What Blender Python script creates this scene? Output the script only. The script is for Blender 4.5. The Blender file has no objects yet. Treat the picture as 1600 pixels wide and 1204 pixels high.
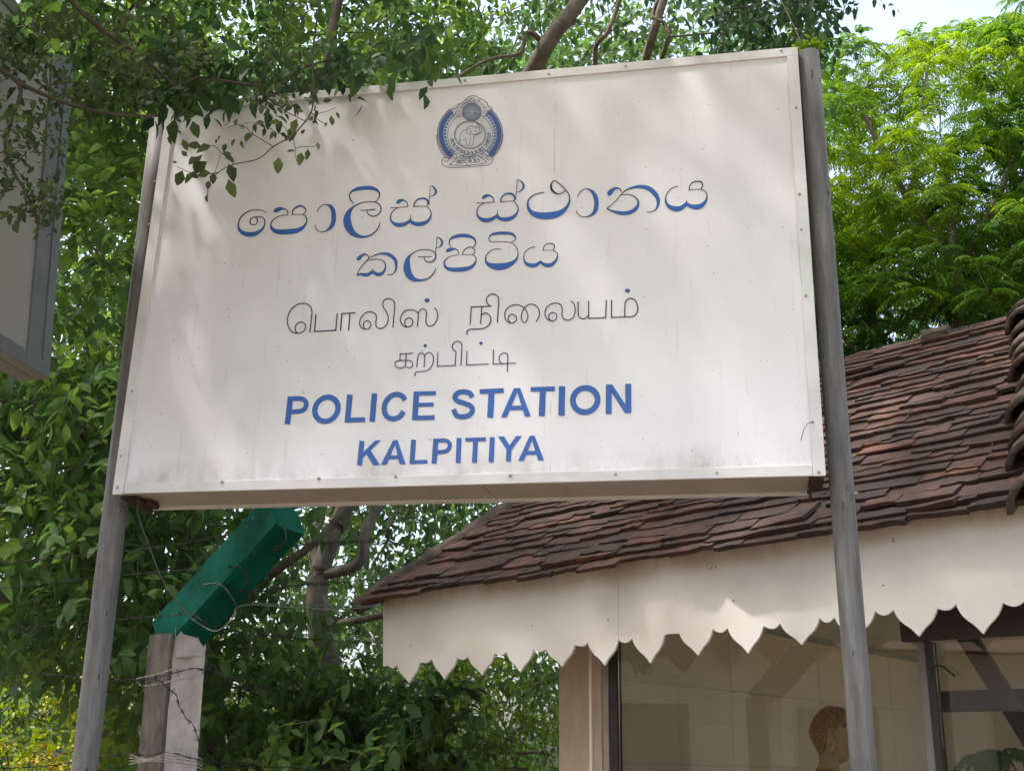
import bpy, bmesh, math, random
import numpy as np
from mathutils import Vector, Matrix, noise
R = math.radians
rng = np.random.default_rng(7); random.seed(7)
sc = bpy.context.scene
COL = sc.collection

# ------------------------------------------------------------------ camera
F_PX = 1850.0; PITCH = R(18.0); ROLL = R(-0.7)
CAM = Vector((0, 0, 1.6))
_r = Vector((1, 0, 0)); _f = Vector((0, math.cos(PITCH), math.sin(PITCH))); _u = Vector((0, -math.sin(PITCH), math.cos(PITCH)))
C_R = _r * math.cos(ROLL) - _u * math.sin(ROLL); C_U = _r * math.sin(ROLL) + _u * math.cos(ROLL); C_F = _f
cam_d = bpy.data.cameras.new('camera'); cam = bpy.data.objects.new('camera', cam_d); COL.objects.link(cam)
m = Matrix((C_R, C_U, -C_F)).transposed().to_4x4(); m.translation = CAM; cam.matrix_world = m
cam_d.sensor_width = 36; cam_d.sensor_fit = 'HORIZONTAL'; cam_d.lens = 36 * F_PX / 1600
cam_d.clip_start = 0.05; cam_d.clip_end = 2000
sc.camera = cam

# ------------------------------------------------------------------ world, sun, exposure
SUN_EL, SUN_AZ = R(62), R(250)       # azimuth measured clockwise from +Y
w = bpy.data.worlds.new('World'); sc.world = w; w.use_nodes = True
nt = w.node_tree; bg = nt.nodes['Background']
sky = nt.nodes.new('ShaderNodeTexSky'); sky.sky_type = 'NISHITA'; sky.sun_disc = False
sky.sun_elevation = SUN_EL; sky.sun_rotation = SUN_AZ; sky.air_density = 1.0; sky.dust_density = 6.0; sky.ozone_density = 0.6
hs = nt.nodes.new('ShaderNodeHueSaturation'); hs.inputs['Saturation'].default_value = 0.8; nt.links.new(sky.outputs[0], hs.inputs['Color']); nt.links.new(hs.outputs[0], bg.inputs[0]); bg.inputs[1].default_value = 0.15
sun_d = bpy.data.lights.new('sun', 'SUN'); sun_d.energy = 2.0; sun_d.angle = R(3.0); sun_d.color = (1, 0.96, 0.92)
sun = bpy.data.objects.new('sun', sun_d); COL.objects.link(sun)
sdir = Vector((math.sin(SUN_AZ) * math.cos(SUN_EL), math.cos(SUN_AZ) * math.cos(SUN_EL), math.sin(SUN_EL)))
sun.rotation_euler = (-sdir).to_track_quat('-Z', 'Y').to_euler(); sun.location = (0, 0, 30)
sc.view_settings.view_transform = 'Standard'; sc.view_settings.look = 'None'
sc.view_settings.exposure = 1.98; sc.view_settings.gamma = 1.0; sc.view_settings.use_curve_mapping = False
sc.cycles.max_bounces = 8; sc.cycles.transparent_max_bounces = 8
sc.cycles.sample_clamp_indirect = 6

# ------------------------------------------------------------------ helpers
def ray(px, py):
    return C_R * ((px - 800) / F_PX) + C_U * (-(py - 602) / F_PX) + C_F
def at(px, py, y):
    """point seen at pixel (px,py) at world depth y"""
    d = ray(px, py); return CAM + d * (y / d.y)
def on_plane(px, py, p, n):
    d = ray(px, py); return CAM + d * ((Vector(p) - CAM).dot(n) / d.dot(n))

def props(o, label=None, cat=None, group=None, kind=None):
    if label: o['label'] = label
    if cat: o['category'] = cat
    if group: o['group'] = group
    if kind: o['kind'] = kind
    return o
def empty(name, loc, label=None, cat=None, group=None, mat=None):
    o = bpy.data.objects.new(name, None); COL.objects.link(o); o.empty_display_size = 0.1
    o.matrix_world = mat if mat else Matrix.Translation(loc)
    return props(o, label, cat, group)
def link(name, me, parent=None, mat=None, world=True):
    o = bpy.data.objects.new(name, me); COL.objects.link(o)
    if mat is not None and not me.materials: me.materials.append(mat)
    if parent is not None:
        o.parent = parent
        if world: o.matrix_parent_inverse = parent.matrix_world.inverted() if parent.parent is None else (parent.parent.matrix_world @ parent.matrix_parent_inverse @ parent.matrix_basis).inverted()
    return o
def set_world(o, parent):
    """parent with verts given in world space (all parents are top-level or sub-parents with identity basis)"""
    o.parent = parent
    top = parent
    while top.parent is not None: top = top.parent
    if parent is top: o.matrix_parent_inverse = top.matrix_basis.inverted()
    else: o.matrix_parent_inverse = Matrix.Identity(4)
    return o
def wobj(name, me, parent=None, mat=None):
    o = bpy.data.objects.new(name, me); COL.objects.link(o)
    if mat is not None and len(me.materials) == 0: me.materials.append(mat)
    if parent is not None: set_world(o, parent)
    return o
def pymesh(name, v, f, smooth=False):
    me = bpy.data.meshes.new(name); me.from_pydata([tuple(a) for a in v], [], f); me.update()
    if smooth: me.polygons.foreach_set('use_smooth', [True] * len(me.polygons))
    return me
def box_me(name, o, ex, ey, ez, bevel=0.0, jit=0.0):
    """box from corner o along three edge vectors"""
    o, ex, ey, ez = map(Vector, (o, ex, ey, ez))
    bm = bmesh.new(); vs = []
    for k in (0, 1):
        for j in (0, 1):
            for i in (0, 1):
                p = o + ex * i + ey * j + ez * k
                if jit: p += Vector((random.uniform(-jit, jit), random.uniform(-jit, jit), random.uniform(-jit, jit)))
                vs.append(bm.verts.new(p))
    for f in ((0, 1, 3, 2), (4, 6, 7, 5), (0, 4, 5, 1), (2, 3, 7, 6), (0, 2, 6, 4), (1, 5, 7, 3)): bm.faces.new([vs[i] for i in f])
    bmesh.ops.recalc_face_normals(bm, faces=bm.faces)
    if bevel: bmesh.ops.bevel(bm, geom=list(bm.edges), offset=bevel, segments=1, affect='EDGES')
    me = bpy.data.meshes.new(name); bm.to_mesh(me); bm.free(); return me
def catmull(pts, n=6):
    P = [np.array(p, float) for p in pts]
    if len(P) < 3: return P
    P = [2 * P[0] - P[1]] + P + [2 * P[-1] - P[-2]]
    out = []
    for i in range(1, len(P) - 2):
        a, b, c, d = P[i - 1:i + 3]
        for k in range(n):
            t = k / n
            out.append(0.5 * ((2 * b) + (c - a) * t + (2 * a - 5 * b + 4 * c - d) * t * t + (3 * b - a - 3 * c + d) * t ** 3))
    out.append(P[-2]); return out
def tube_data(pts, rad, sides=8, cap=True, v0=0, squash=1.0):
    """returns verts, faces of a tube through pts (world); rad float or list"""
    P = [Vector(p) for p in pts]; n = len(P)
    if not hasattr(rad, '__len__'): rad = [rad] * n
    V, Fc = [], []
    T = [(P[min(i + 1, n - 1)] - P[max(i - 1, 0)]).normalized() for i in range(n)]
    ref = Vector((0, 0, 1)) if abs(T[0].z) < 0.9 else Vector((0, 1, 0))
    a = T[0].cross(ref).normalized()
    for i in range(n):
        a = (a - T[i] * a.dot(T[i])).normalized(); b = T[i].cross(a)
        for k in range(sides):
            t = 2 * math.pi * k / sides
            V.append(P[i] + (a * math.cos(t) + b * math.sin(t) * squash) * rad[i])
    for i in range(n - 1):
        for k in range(sides):
            k2 = (k + 1) % sides
            Fc.append((v0 + i * sides + k, v0 + i * sides + k2, v0 + (i + 1) * sides + k2, v0 + (i + 1) * sides + k))
    if cap:
        Fc.append(tuple(v0 + k for k in range(sides))[::-1]); Fc.append(tuple(v0 + (n - 1) * sides + k for k in range(sides)))
    return V, Fc
def tube_me(name, pts, rad, sides=8):
    v, f = tube_data(pts, rad, sides); return pymesh(name, v, f, True)
def tubes_me(name, lst, sides=5):
    V, Fc = [], []
    for pts, rad in lst:
        v, f = tube_data(pts, rad, sides, True, len(V)); V += v; Fc += f
    return pymesh(name, V, Fc, True)
def fast_mesh(name, V, T, tint=None, mat=None, smooth=True, extra=None):
    V = np.ascontiguousarray(V, dtype=np.float32); T = np.ascontiguousarray(T, dtype=np.int32)
    me = bpy.data.meshes.new(name); me.vertices.add(len(V)); me.vertices.foreach_set('co', V.ravel())
    me.loops.add(T.size); me.loops.foreach_set('vertex_index', T.ravel())
    me.polygons.add(len(T)); me.polygons.foreach_set('loop_start', np.arange(len(T), dtype=np.int32) * 3)
    try: me.polygons.foreach_set('loop_total', np.full(len(T), 3, dtype=np.int32))
    except Exception: pass
    me.update(calc_edges=True)
    if smooth: me.polygons.foreach_set('use_smooth', np.ones(len(T), dtype=bool))
    if tint is not None:
        a = me.attributes.new('tint', 'FLOAT', 'POINT'); a.data.foreach_set('value', np.ascontiguousarray(tint, dtype=np.float32))
    if mat: me.materials.append(mat)
    return me

# ------------------------------------------------------------------ materials
def mat_new(name):
    mt = bpy.data.materials.new(name); mt.use_nodes = True
    n = mt.node_tree; return mt, n, n.nodes['Principled BSDF']
def ramp(n, fac, stops):
    r = n.nodes.new('ShaderNodeValToRGB'); el = r.color_ramp.elements
    while len(el) < len(stops): el.new(0.5)
    for e, (p, c) in zip(el, stops): e.position = p; e.color = (*c, 1) if len(c) == 3 else c
    n.links.new(fac, r.inputs[0]); return r.outputs[0]
def noise_t(n, scale, detail=4, rough=0.6, vec=None, dist=0.0):
    t = n.nodes.new('ShaderNodeTexNoise'); t.inputs['Scale'].default_value = scale; t.inputs['Detail'].default_value = detail
    t.inputs['Roughness'].default_value = rough; t.inputs['Distortion'].default_value = dist
    if vec is not None: n.links.new(vec, t.inputs['Vector'])
    return t.outputs['Fac']
def coords(n, scale=(1, 1, 1), kind='Object', rot=(0, 0, 0)):
    tc = n.nodes.new('ShaderNodeTexCoord'); mp = n.nodes.new('ShaderNodeMapping')
    mp.inputs['Scale'].default_value = scale; mp.inputs['Rotation'].default_value = rot
    n.links.new(tc.outputs[kind], mp.inputs[0]); return mp.outputs[0]
def mixc(n, fac, a, b, mode='MIX'):
    x = n.nodes.new('ShaderNodeMix'); x.data_type = 'RGBA'; x.blend_type = mode
    for sock, v in ((x.inputs[0], fac), (x.inputs[6], a), (x.inputs[7], b)):
        if hasattr(v, 'is_linked') or hasattr(v, 'links'): n.links.new(v, sock)
        elif isinstance(v, (int, float)): sock.default_value = v
        else: sock.default_value = (*v, 1)
    return x.outputs[2]
def bump(n, bs, h, strength=0.3, dist=0.01):
    b = n.nodes.new('ShaderNodeBump'); b.inputs['Strength'].default_value = strength; b.inputs['Distance'].default_value = dist
    n.links.new(h, b.inputs['Height']); n.links.new(b.outputs[0], bs.inputs['Normal'])
def simple(name, col, rough=0.6, var=0.25, scale=8, metal=0.0, bmp=0.2, dark=None, spec=0.5, sc3=(1, 1, 1)):
    mt, n, b = mat_new(name); v = coords(n, sc3)
    f = noise_t(n, scale, 6, 0.65, v)
    c2 = dark if dark else tuple(c * (1 - var) for c in col)
    n.links.new(ramp(n, f, [(0.3, c2), (0.7, col)]), b.inputs['Base Color'])
    b.inputs['Roughness'].default_value = rough; b.inputs['Metallic'].default_value = metal; b.inputs['Specular IOR Level'].default_value = spec
    if bmp: bump(n, b, noise_t(n, scale * 6, 4, 0.7, v), bmp, 0.004)
    return mt

M = {}
# white enamel sign face: dust, faint rain streaks, glossy laminate
mt, n, b = mat_new('sign_face'); v = coords(n)
f1 = noise_t(n, 2.2, 5, 0.6, v); f2 = noise_t(n, 30, 5, 0.7, coords(n, (1.2, 1, 0.09)))
c = ramp(n, f1, [(0.3, (0.75, 0.735, 0.765)), (0.7, (0.81, 0.795, 0.825))])
c = mixc(n, ramp(n, f2, [(0.60, (0, 0, 0)), (0.74, (0.35, 0.35, 0.35))]), c, (0.45, 0.40, 0.34))
sx_n = n.nodes.new('ShaderNodeSeparateXYZ'); n.links.new(v, sx_n.inputs[0])
def mth(op, a, bb, cl=False):
    q = n.nodes.new('ShaderNodeMath'); q.operation = op; q.use_clamp = cl
    for i_, x_ in enumerate((a, bb)):
        if isinstance(x_, (int, float)): q.inputs[i_].default_value = x_
        else: n.links.new(x_, q.inputs[i_])
    return q.outputs[0]
grime = mth('MULTIPLY', mth('SUBTRACT', 1.0, mth('MULTIPLY', mth('SUBTRACT', sx_n.outputs['Z'], 0.04), 11.0), True), ramp(n, noise_t(n, 9, 6, 0.7, coords(n, (1, 1, .5))), [(0.42, (0, 0, 0)), (0.75, (0.8, 0.8, 0.8))]), True)
c = mixc(n, grime, c, (0.36, 0.30, 0.24))
line = mth('MULTIPLY', mth('LESS_THAN', mth('ABSOLUTE', mth('ADD', mth('SUBTRACT', sx_n.outputs['X'], 1.567), mth('MULTIPLY', noise_t(n, 7, 2, .5, v), .012)), 0), 0.0011), ramp(n, noise_t(n, 10, 3, 0.6, coords(n, (0.1, 1, 1))), [(0.5, (0, 0, 0)), (0.6, (0.6, 0.6, 0.6))]))
c = mixc(n, line, c, (0.36, 0.30, 0.26))
scr = noise_t(n, 26, 3, 0.5, coords(n, (3.2, 1, 0.25), rot=(0, 0.7, 0)))
c = mixc(n, ramp(n, scr, [(0.70, (0, 0, 0)), (0.73, (0.5, 0.5, 0.5))]), c, (0.86, 0.85, 0.85))
sp = noise_t(n, 95, 2, 0.5, v)
c = mixc(n, ramp(n, sp, [(0.745, (0, 0, 0)), (0.77, (0.8, 0.8, 0.8))]), c, (0.16, 0.13, 0.11))
n.links.new(c, b.inputs['Base Color']); b.inputs['Roughness'].default_value = 0.16; b.inputs['Specular IOR Level'].default_value = 0.6
bump(n, b, noise_t(n, 1.6, 3, 0.5, v), 0.25, 0.02)
M['face'] = mt
M['print_blue'] = simple('print_blue', (0.028, 0.125, 0.46), 0.35, 0.12, 20, bmp=0)
M['print_dark'] = simple('print_dark', (0.035, 0.03, 0.07), 0.4, 0.2, 20, bmp=0)
M['print_slate'] = simple('print_slate', (0.10, 0.115, 0.20), 0.4, 0.3, 60, bmp=0)
M['print_pale'] = simple('print_pale', (0.56, 0.57, 0.60), 0.4, 0.05, 20, bmp=0)
M['alu'] = simple('painted_aluminium', (0.75, 0.73, 0.735), 0.42, 0.22, 5, 0.0, 0.1, sc3=(1, 1, 1))
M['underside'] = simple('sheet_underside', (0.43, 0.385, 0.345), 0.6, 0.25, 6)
M['rust'] = simple('rusty_iron', (0.075, 0.032, 0.022), 0.9, 0.6, 25, dark=(0.02, 0.01, 0.008), bmp=0.6)
M['screw'] = simple('zinc_screw', (0.42, 0.40, 0.37), 0.45, 0.4, 60, 0.6)
# galvanised, streaked pipe
mt, n, b = mat_new('galvanised_pipe'); v = coords(n, (1, 1, 0.12)); v2 = coords(n)
c = ramp(n, noise_t(n, 28, 8, 0.7, v), [(0.3, (0.085, 0.08, 0.078)), (0.52, (0.155, 0.148, 0.144)), (0.72, (0.24, 0.232, 0.226))])
c = mixc(n, ramp(n, noise_t(n, 12, 6, 0.7, v), [(0.62, (0, 0, 0)), (0.70, (0.7, 0.7, 0.7))]), c, (0.28, 0.28, 0.28))
c = mixc(n, ramp(n, noise_t(n, 45, 3, 0.6, coords(n, (1, 1, 0.3))), [(0.66, (0, 0, 0)), (0.71, (1, 1, 1))]), c, (0.035, 0.033, 0.033))
n.links.new(c, b.inputs['Base Color']); b.inputs['Roughness'].default_value = 0.68; b.inputs['Specular IOR Level'].default_value = 0.3
bump(n, b, noise_t(n, 90, 5, 0.7, v), 0.25, 0.003)
M['pipe'] = mt
# clay tile: colour differs per object, moss/soot
mt, n, b = mat_new('clay_tile'); v = coords(n, kind='Object')
oi = n.nodes.new('ShaderNodeObjectInfo')
c = ramp(n, oi.outputs['Random'], [(0.0, (0.046, 0.025, 0.019)), (0.35, (0.070, 0.034, 0.024)), (0.65, (0.092, 0.042, 0.029)), (0.88, (0.115, 0.050, 0.033)), (1.0, (0.155, 0.066, 0.042))])
g = noise_t(n, 9, 8, 0.75, v)
c = mixc(n, ramp(n, g, [(0.38, (0.9, 0.9, 0.9)), (0.62, (0, 0, 0))]), c, (0.022, 0.016, 0.014))
c = mixc(n, ramp(n, noise_t(n, 60, 3, 0.6, v), [(0.68, (0, 0, 0)), (0.72, (0.5, 0.5, 0.5))]), c, (0.2, 0.17, 0.15))
n.links.new(c, b.inputs['Base Color']); b.inputs['Roughness'].default_value = 0.9
bump(n, b, noise_t(n, 40, 6, 0.75, v), 0.7, 0.01)
M['tile'] = mt
M['mortar'] = simple('weathered_mortar', (0.125, 0.095, 0.072), 0.95, 0.5, 9, dark=(0.03, 0.024, 0.02), bmp=0.9)
# cream painted fascia turning unevenly browner and darker along its top edge
mt, n, b = mat_new('fascia_paint'); v = coords(n)
c = ramp(n, noise_t(n, 3, 5, 0.6, v), [(0.3, (0.69, 0.64, 0.61)), (0.7, (0.76, 0.72, 0.69))])
c = mixc(n, ramp(n, noise_t(n, 70, 2, 0.5, v), [(0.76, (0, 0, 0)), (0.78, (0.9, 0.9, 0.9))]), c, (0.12, 0.09, 0.07))
st = n.nodes.new('ShaderNodeAttribute'); st.attribute_name = 'top_band'
mm = n.nodes.new('ShaderNodeMath'); mm.operation = 'MULTIPLY'; n.links.new(st.outputs['Fac'], mm.inputs[0]); n.links.new(ramp(n, noise_t(n, 7, 5, 0.6, coords(n, (1, 1, 0.3))), [(0.25, (0.2, 0.2, 0.2)), (0.7, (1, 1, 1))]), mm.inputs[1])
c = mixc(n, mm.outputs[0], c, (0.36, 0.27, 0.19))
n.links.new(c, b.inputs['Base Color']); b.inputs['Roughness'].default_value = 0.65; bump(n, b, noise_t(n, 14, 4, 0.6, v), 0.12, 0.004)
M['fascia'] = mt
M['wall_paint'] = simple('stained_wall_paint', (0.56, 0.465, 0.37), 0.8, 0.3, 2.2, dark=(0.34, 0.235, 0.155), bmp=0.2, sc3=(1, 1, 0.5))
M['frame_paint'] = simple('window_frame_paint', (0.36, 0.30, 0.25), 0.6, 0.3, 6)
M['bead'] = simple('white_bead', (0.72, 0.68, 0.62), 0.5, 0.1, 6)
M['black'] = simple('black_gasket', (0.03, 0.022, 0.02), 0.5, 0.3, 10)
M['brown_wood'] = simple('dark_brown_beam', (0.045, 0.03, 0.026), 0.6, 0.4, 5, sc3=(0.3, 0.3, 3))
M['grey_frame'] = simple('grey_window_frame', (0.20, 0.185, 0.165), 0.5, 0.2, 6)
M['inner_tile'] = simple('beige_wall_tile', (0.76, 0.69, 0.56), 0.35, 0.1, 1.5, bmp=0.03)
M['granite'] = simple('grey_speckled_border', (0.50, 0.49, 0.47), 0.4, 0.5, 60, dark=(0.2, 0.2, 0.2))
M['plaster'] = simple('interior_plaster', (0.74, 0.67, 0.56), 0.8, 0.15, 3)
mt, n, b = mat_new('window_glass')
b.inputs['Base Color'].default_value = (0.8, 0.82, 0.8, 1); b.inputs['Roughness'].default_value = 0.0; b.inputs['Alpha'].default_value = 0.13
b.inputs['Specular IOR Level'].default_value = 1.0; b.inputs['IOR'].default_value = 1.6
gl = n.nodes.new('ShaderNodeBsdfGlossy'); gl.inputs['Roughness'].default_value = 0.0; gl.inputs['Color'].default_value = (1, 1, 1, 1)
tr = n.nodes.new('ShaderNodeBsdfTransparent'); tr.inputs['Color'].default_value = (0.93, 0.93, 0.90, 1)
fr = n.nodes.new('ShaderNodeFresnel'); fr.inputs[0].default_value = 1.6
ms = n.nodes.new('ShaderNodeMixShader'); ad = n.nodes.new('ShaderNodeMath'); ad.operation = 'ADD'; ad.inputs[1].default_value = 0.0
n.links.new(fr.outputs[0], ad.inputs[0]); n.links.new(ad.outputs[0], ms.inputs[0]); n.links.new(tr.outputs[0], ms.inputs[1]); n.links.new(gl.outputs[0], ms.inputs[2])
n.links.new(ms.outputs[0], n.nodes['Material Output'].inputs['Surface'])
M['glass'] = mt
M['hair'] = simple('brown_gilt_curls', (0.46, 0.22, 0.05), 0.5, 0.5, 40)
M['skin_gilt'] = simple('cream_gilt_paint', (0.50, 0.36, 0.17), 0.45, 0.15, 6)
M['robe'] = simple('orange_robe_paint', (0.42, 0.19, 0.05), 0.5, 0.2, 10)
# concrete with green painted arm
M['concrete'] = simple('weathered_concrete', (0.135, 0.118, 0.098), 0.95, 0.5, 16, dark=(0.02, 0.018, 0.015), sc3=(1, 1, 0.4), bmp=0.9)
M['whitewash'] = simple('flaking_whitewash', (0.64, 0.58, 0.54), 0.9, 0.35, 10, dark=(0.36, 0.31, 0.27), bmp=0.7)
M['green_paint'] = simple('faded_green_paint', (0.001, 0.068, 0.044), 0.75, 0.5, 9, bmp=0.35, spec=0.08)
_n = M['green_paint'].node_tree; _b = _n.nodes['Principled BSDF']; _l = _b.inputs['Base Color'].links[0].from_socket
_v = coords(_n); _n.links.new(mixc(_n, ramp(_n, noise_t(_n, 22, 7, 0.75, _v, .6), [(0.64, (0, 0, 0)), (0.67, (1, 1, 1))]), mixc(_n, ramp(_n, noise_t(_n, 5, 4, 0.6, _v), [(0.35, (0, 0, 0)), (0.7, (0.5, 0.5, 0.5))]), _l, (0.006, 0.13, 0.09)), (0.10, 0.15, 0.12)), _b.inputs['Base Color'])
M['wire'] = simple('dull_barbed_wire', (0.20, 0.19, 0.18), 0.6, 0.5, 60, 0.5)
M['wire_dark'] = simple('dark_barbed_wire', (0.02, 0.018, 0.018), 0.7, 0.5, 60, 0.3)
M['wire_paint'] = simple('paint_splashed_barbed_wire', (0.42, 0.38, 0.34), 0.8, 0.5, 60)
M['cable'] = simple('grey_green_cable', (0.12, 0.15, 0.13), 0.5, 0.3, 30)
M['bark'] = simple('rough_bark', (0.15, 0.11, 0.08), 0.95, 0.5, 14, dark=(0.05, 0.038, 0.03), bmp=0.9, sc3=(1, 1, 0.35))
M['bark_pale'] = simple('pale_bark', (0.21, 0.175, 0.14), 0.95, 0.5, 14, dark=(0.08, 0.065, 0.05), bmp=0.9, sc3=(1, 1, 0.35))
M['twig'] = simple('twig_bark', (0.10, 0.075, 0.055), 0.9, 0.4, 20)
M['ground'] = simple('dry_dusty_ground', (0.20, 0.155, 0.11), 0.95, 0.4, 1.5, dark=(0.10, 0.085, 0.055), bmp=0.5)
M['board_face'] = simple('dusty_cream_board', (0.36, 0.33, 0.285), 0.35, 0.12, 2.5, bmp=0.02)
M['board_frame'] = simple('dull_grey_aluminium', (0.19, 0.195, 0.19), 0.5, 0.3, 6, 0.1)
M['house_white'] = simple('house_white_wall', (0.72, 0.68, 0.64), 0.8, 0.1, 2)
M['house_window'] = simple('house_window_dark', (0.12, 0.12, 0.12), 0.3, 0.2, 2)
M['yellow_flower'] = simple('yellow_petals', (0.75, 0.55, 0.03), 0.6, 0.15, 20)
def leaf_mat(name, dark, mid, light, trans=0.4, tcol=None, rough=0.42, spec=0.4):
    mt, n, b = mat_new(name)
    a = n.nodes.new('ShaderNodeAttribute'); a.attribute_name = 'tint'
    c = ramp(n, a.outputs['Fac'], [(0.0, dark), (0.5, mid), (1.0, light)])
    v = coords(n); c = mixc(n, ramp(n, noise_t(n, 30, 3, 0.6, v), [(0.3, (0, 0, 0)), (0.8, (0.35, 0.35, 0.35))]), c, tuple(x * 0.5 for x in mid))
    n.links.new(c, b.inputs['Base Color']); b.inputs['Roughness'].default_value = rough; b.inputs['Specular IOR Level'].default_value = spec
    t = n.nodes.new('ShaderNodeBsdfTranslucent')
    hsv = n.nodes.new('ShaderNodeHueSaturation'); hsv.inputs['Hue'].default_value = 0.475; hsv.inputs['Saturation'].default_value = 1.15; hsv.inputs['Value'].default_value = 1.9
    n.links.new(c, hsv.inputs['Color']); n.links.new(hsv.outputs[0], t.inputs['Color'])
    mx = n.nodes.new('ShaderNodeMixShader'); mx.inputs[0].default_value = trans
    n.links.new(b.outputs[0], mx.inputs[1]); n.links.new(t.outputs[0], mx.inputs[2]); n.links.new(mx.outputs[0], n.nodes['Material Output'].inputs['Surface'])
    return mt
M['leaf_broad'] = leaf_mat('broad_leaf', (0.030, 0.064, 0.028), (0.064, 0.130, 0.042), (0.150, 0.245, 0.052), 0.5, rough=0.55, spec=0.25)
M['leaf_dark'] = leaf_mat('dark_leaf', (0.023, 0.050, 0.026), (0.050, 0.105, 0.040), (0.105, 0.20, 0.047), 0.42, rough=0.55, spec=0.25)
M['leaf_neem'] = leaf_mat('feathery_leaf', (0.02, 0.062, 0.016), (0.055, 0.135, 0.022), (0.14, 0.235, 0.032), 0.5, rough=0.6, spec=0.15)
M['leaf_small'] = leaf_mat('small_olive_leaf', (0.03, 0.052, 0.022), (0.065, 0.10, 0.036), (0.12, 0.165, 0.052), 0.4, rough=0.6)
M['leaf_bush'] = leaf_mat('bush_leaf', (0.03, 0.07, 0.012), (0.07, 0.15, 0.02), (0.19, 0.28, 0.035), 0.45)

# ------------------------------------------------------------------ ground
g = 160
bm = bmesh.new(); NG = 60; vs = {}
for i in range(NG + 1):
    for j in range(NG + 1):
        x = (i / NG - 0.5) * 2; y = (j / NG - 0.5) * 2; x = x * abs(x) * g; y = y * abs(y) * g
        vs[i, j] = bm.verts.new((x, y, 0.03 * noise.noise(Vector((x * 0.4, y * 0.4, 0))) - 0.02))
for i in range(NG):
    for j in range(NG): bm.faces.new((vs[i, j], vs[i + 1, j], vs[i + 1, j + 1], vs[i, j + 1]))
me = bpy.data.meshes.new('ground'); bm.to_mesh(me); bm.free()
props(wobj('ground', me, None, M['ground']), kind='structure')

# ------------------------------------------------------------------ the police sign
def rotm(a, b_, c_):
    return Matrix.Rotation(a, 4, 'Z') @ Matrix.Rotation(b_, 4, 'X') @ Matrix.Rotation(c_, 4, 'Y')
S_O = Vector((-1.40362716, 4.09734849, 2.51014765)); S_M = rotm(R(-11.12164), R(-1.62698), R(0.43227)); SW, SH = 2.44, 1.5896
S_M.translation = S_O
sx, sy, sz = (S_M.to_3x3() @ Vector(e) for e in ((1, 0, 0), (0, 1, 0), (0, 0, 1)))
sign = empty('police_sign', (S_O.x + 1.2, S_O.y - 0.2, 0), 'large white police station signboard with blue lettering, standing on two grey pipes', 'signboard')
S_I = S_M.inverted()
def SL(x, y, z): return S_M @ Vector((x, y, z))          # sign-local (x right, y back, z up) to world
def s_px(px, py, off=0.0):                               # pixel measured on the photo -> point of the sign's plane
    p = S_I @ on_plane(px, py, S_O, sy); return p.x, p.z
def sbox(name, x0, x1, y0, y1, z0, z1, mat, bevel=0.0, parent=sign):
    return wobj(name, box_me(name, SL(x0, y0, z0), sx * (x1 - x0), sy * (y1 - y0), sz * (z1 - z0), bevel), parent, mat)
DEP = 0.20
# panel, gently dented
NX, NZ = 40, 26; V = []; Fc = []
for j in range(NZ + 1):
    for i in range(NX + 1):
        x = 0.01 + (SW - 0.02) * i / NX; z = 0.01 + (SH - 0.02) * j / NZ
        V.append(SL(x, 0.0030 + 0.0008 * noise.noise(Vector((x * 1.5, z * 1.5, 3))), z))
for j in range(NZ):
    for i in range(NX): a = j * (NX + 1) + i; Fc.append((a, a + 1, a + NX + 2, a + NX + 1))
# give the texture the sign's own coordinates: object placed at the sign
me = pymesh('panel', [S_I @ p for p in V], Fc, True)
panel = bpy.data.objects.new('panel', me); COL.objects.link(panel); me.materials.append(M['face'])
panel.parent = sign; panel.matrix_parent_inverse = sign.matrix_basis.inverted(); panel.matrix_basis = S_M
ST = 0.045
sbox('frame_strip', 0, ST - 0.004, -0.006, 0.006, -0.002, SH, M['alu'], 0.0015)
sbox('frame_strip', SW - ST + 0.006, SW, -0.006, 0.006, 0, SH - 0.036, M['alu'], 0.0015)
sbox('frame_strip', ST - 0.003, SW - ST + 0.005, -0.0045, 0.0068, 0.001, 0.037, M['alu'], 0.0015)
sbox('frame_strip', ST - 0.003, SW, -0.0045, 0.0068, SH - 0.035, SH + 0.001, M['alu'], 0.0015)
# casing: sides, top, back and the two-piece underside
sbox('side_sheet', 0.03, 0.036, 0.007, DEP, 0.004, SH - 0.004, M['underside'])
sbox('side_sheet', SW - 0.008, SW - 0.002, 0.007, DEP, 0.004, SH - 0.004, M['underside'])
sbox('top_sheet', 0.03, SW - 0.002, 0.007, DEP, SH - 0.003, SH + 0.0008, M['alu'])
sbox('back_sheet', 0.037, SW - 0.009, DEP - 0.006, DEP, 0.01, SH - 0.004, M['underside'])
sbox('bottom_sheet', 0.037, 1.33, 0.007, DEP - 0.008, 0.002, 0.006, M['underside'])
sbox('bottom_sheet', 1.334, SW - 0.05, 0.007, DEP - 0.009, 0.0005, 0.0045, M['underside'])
sbox('rear_edge_angle', 0.03, SW - 0.05, DEP - 0.004, DEP + 0.03, -0.004, 0.02, M['alu'])
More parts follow.
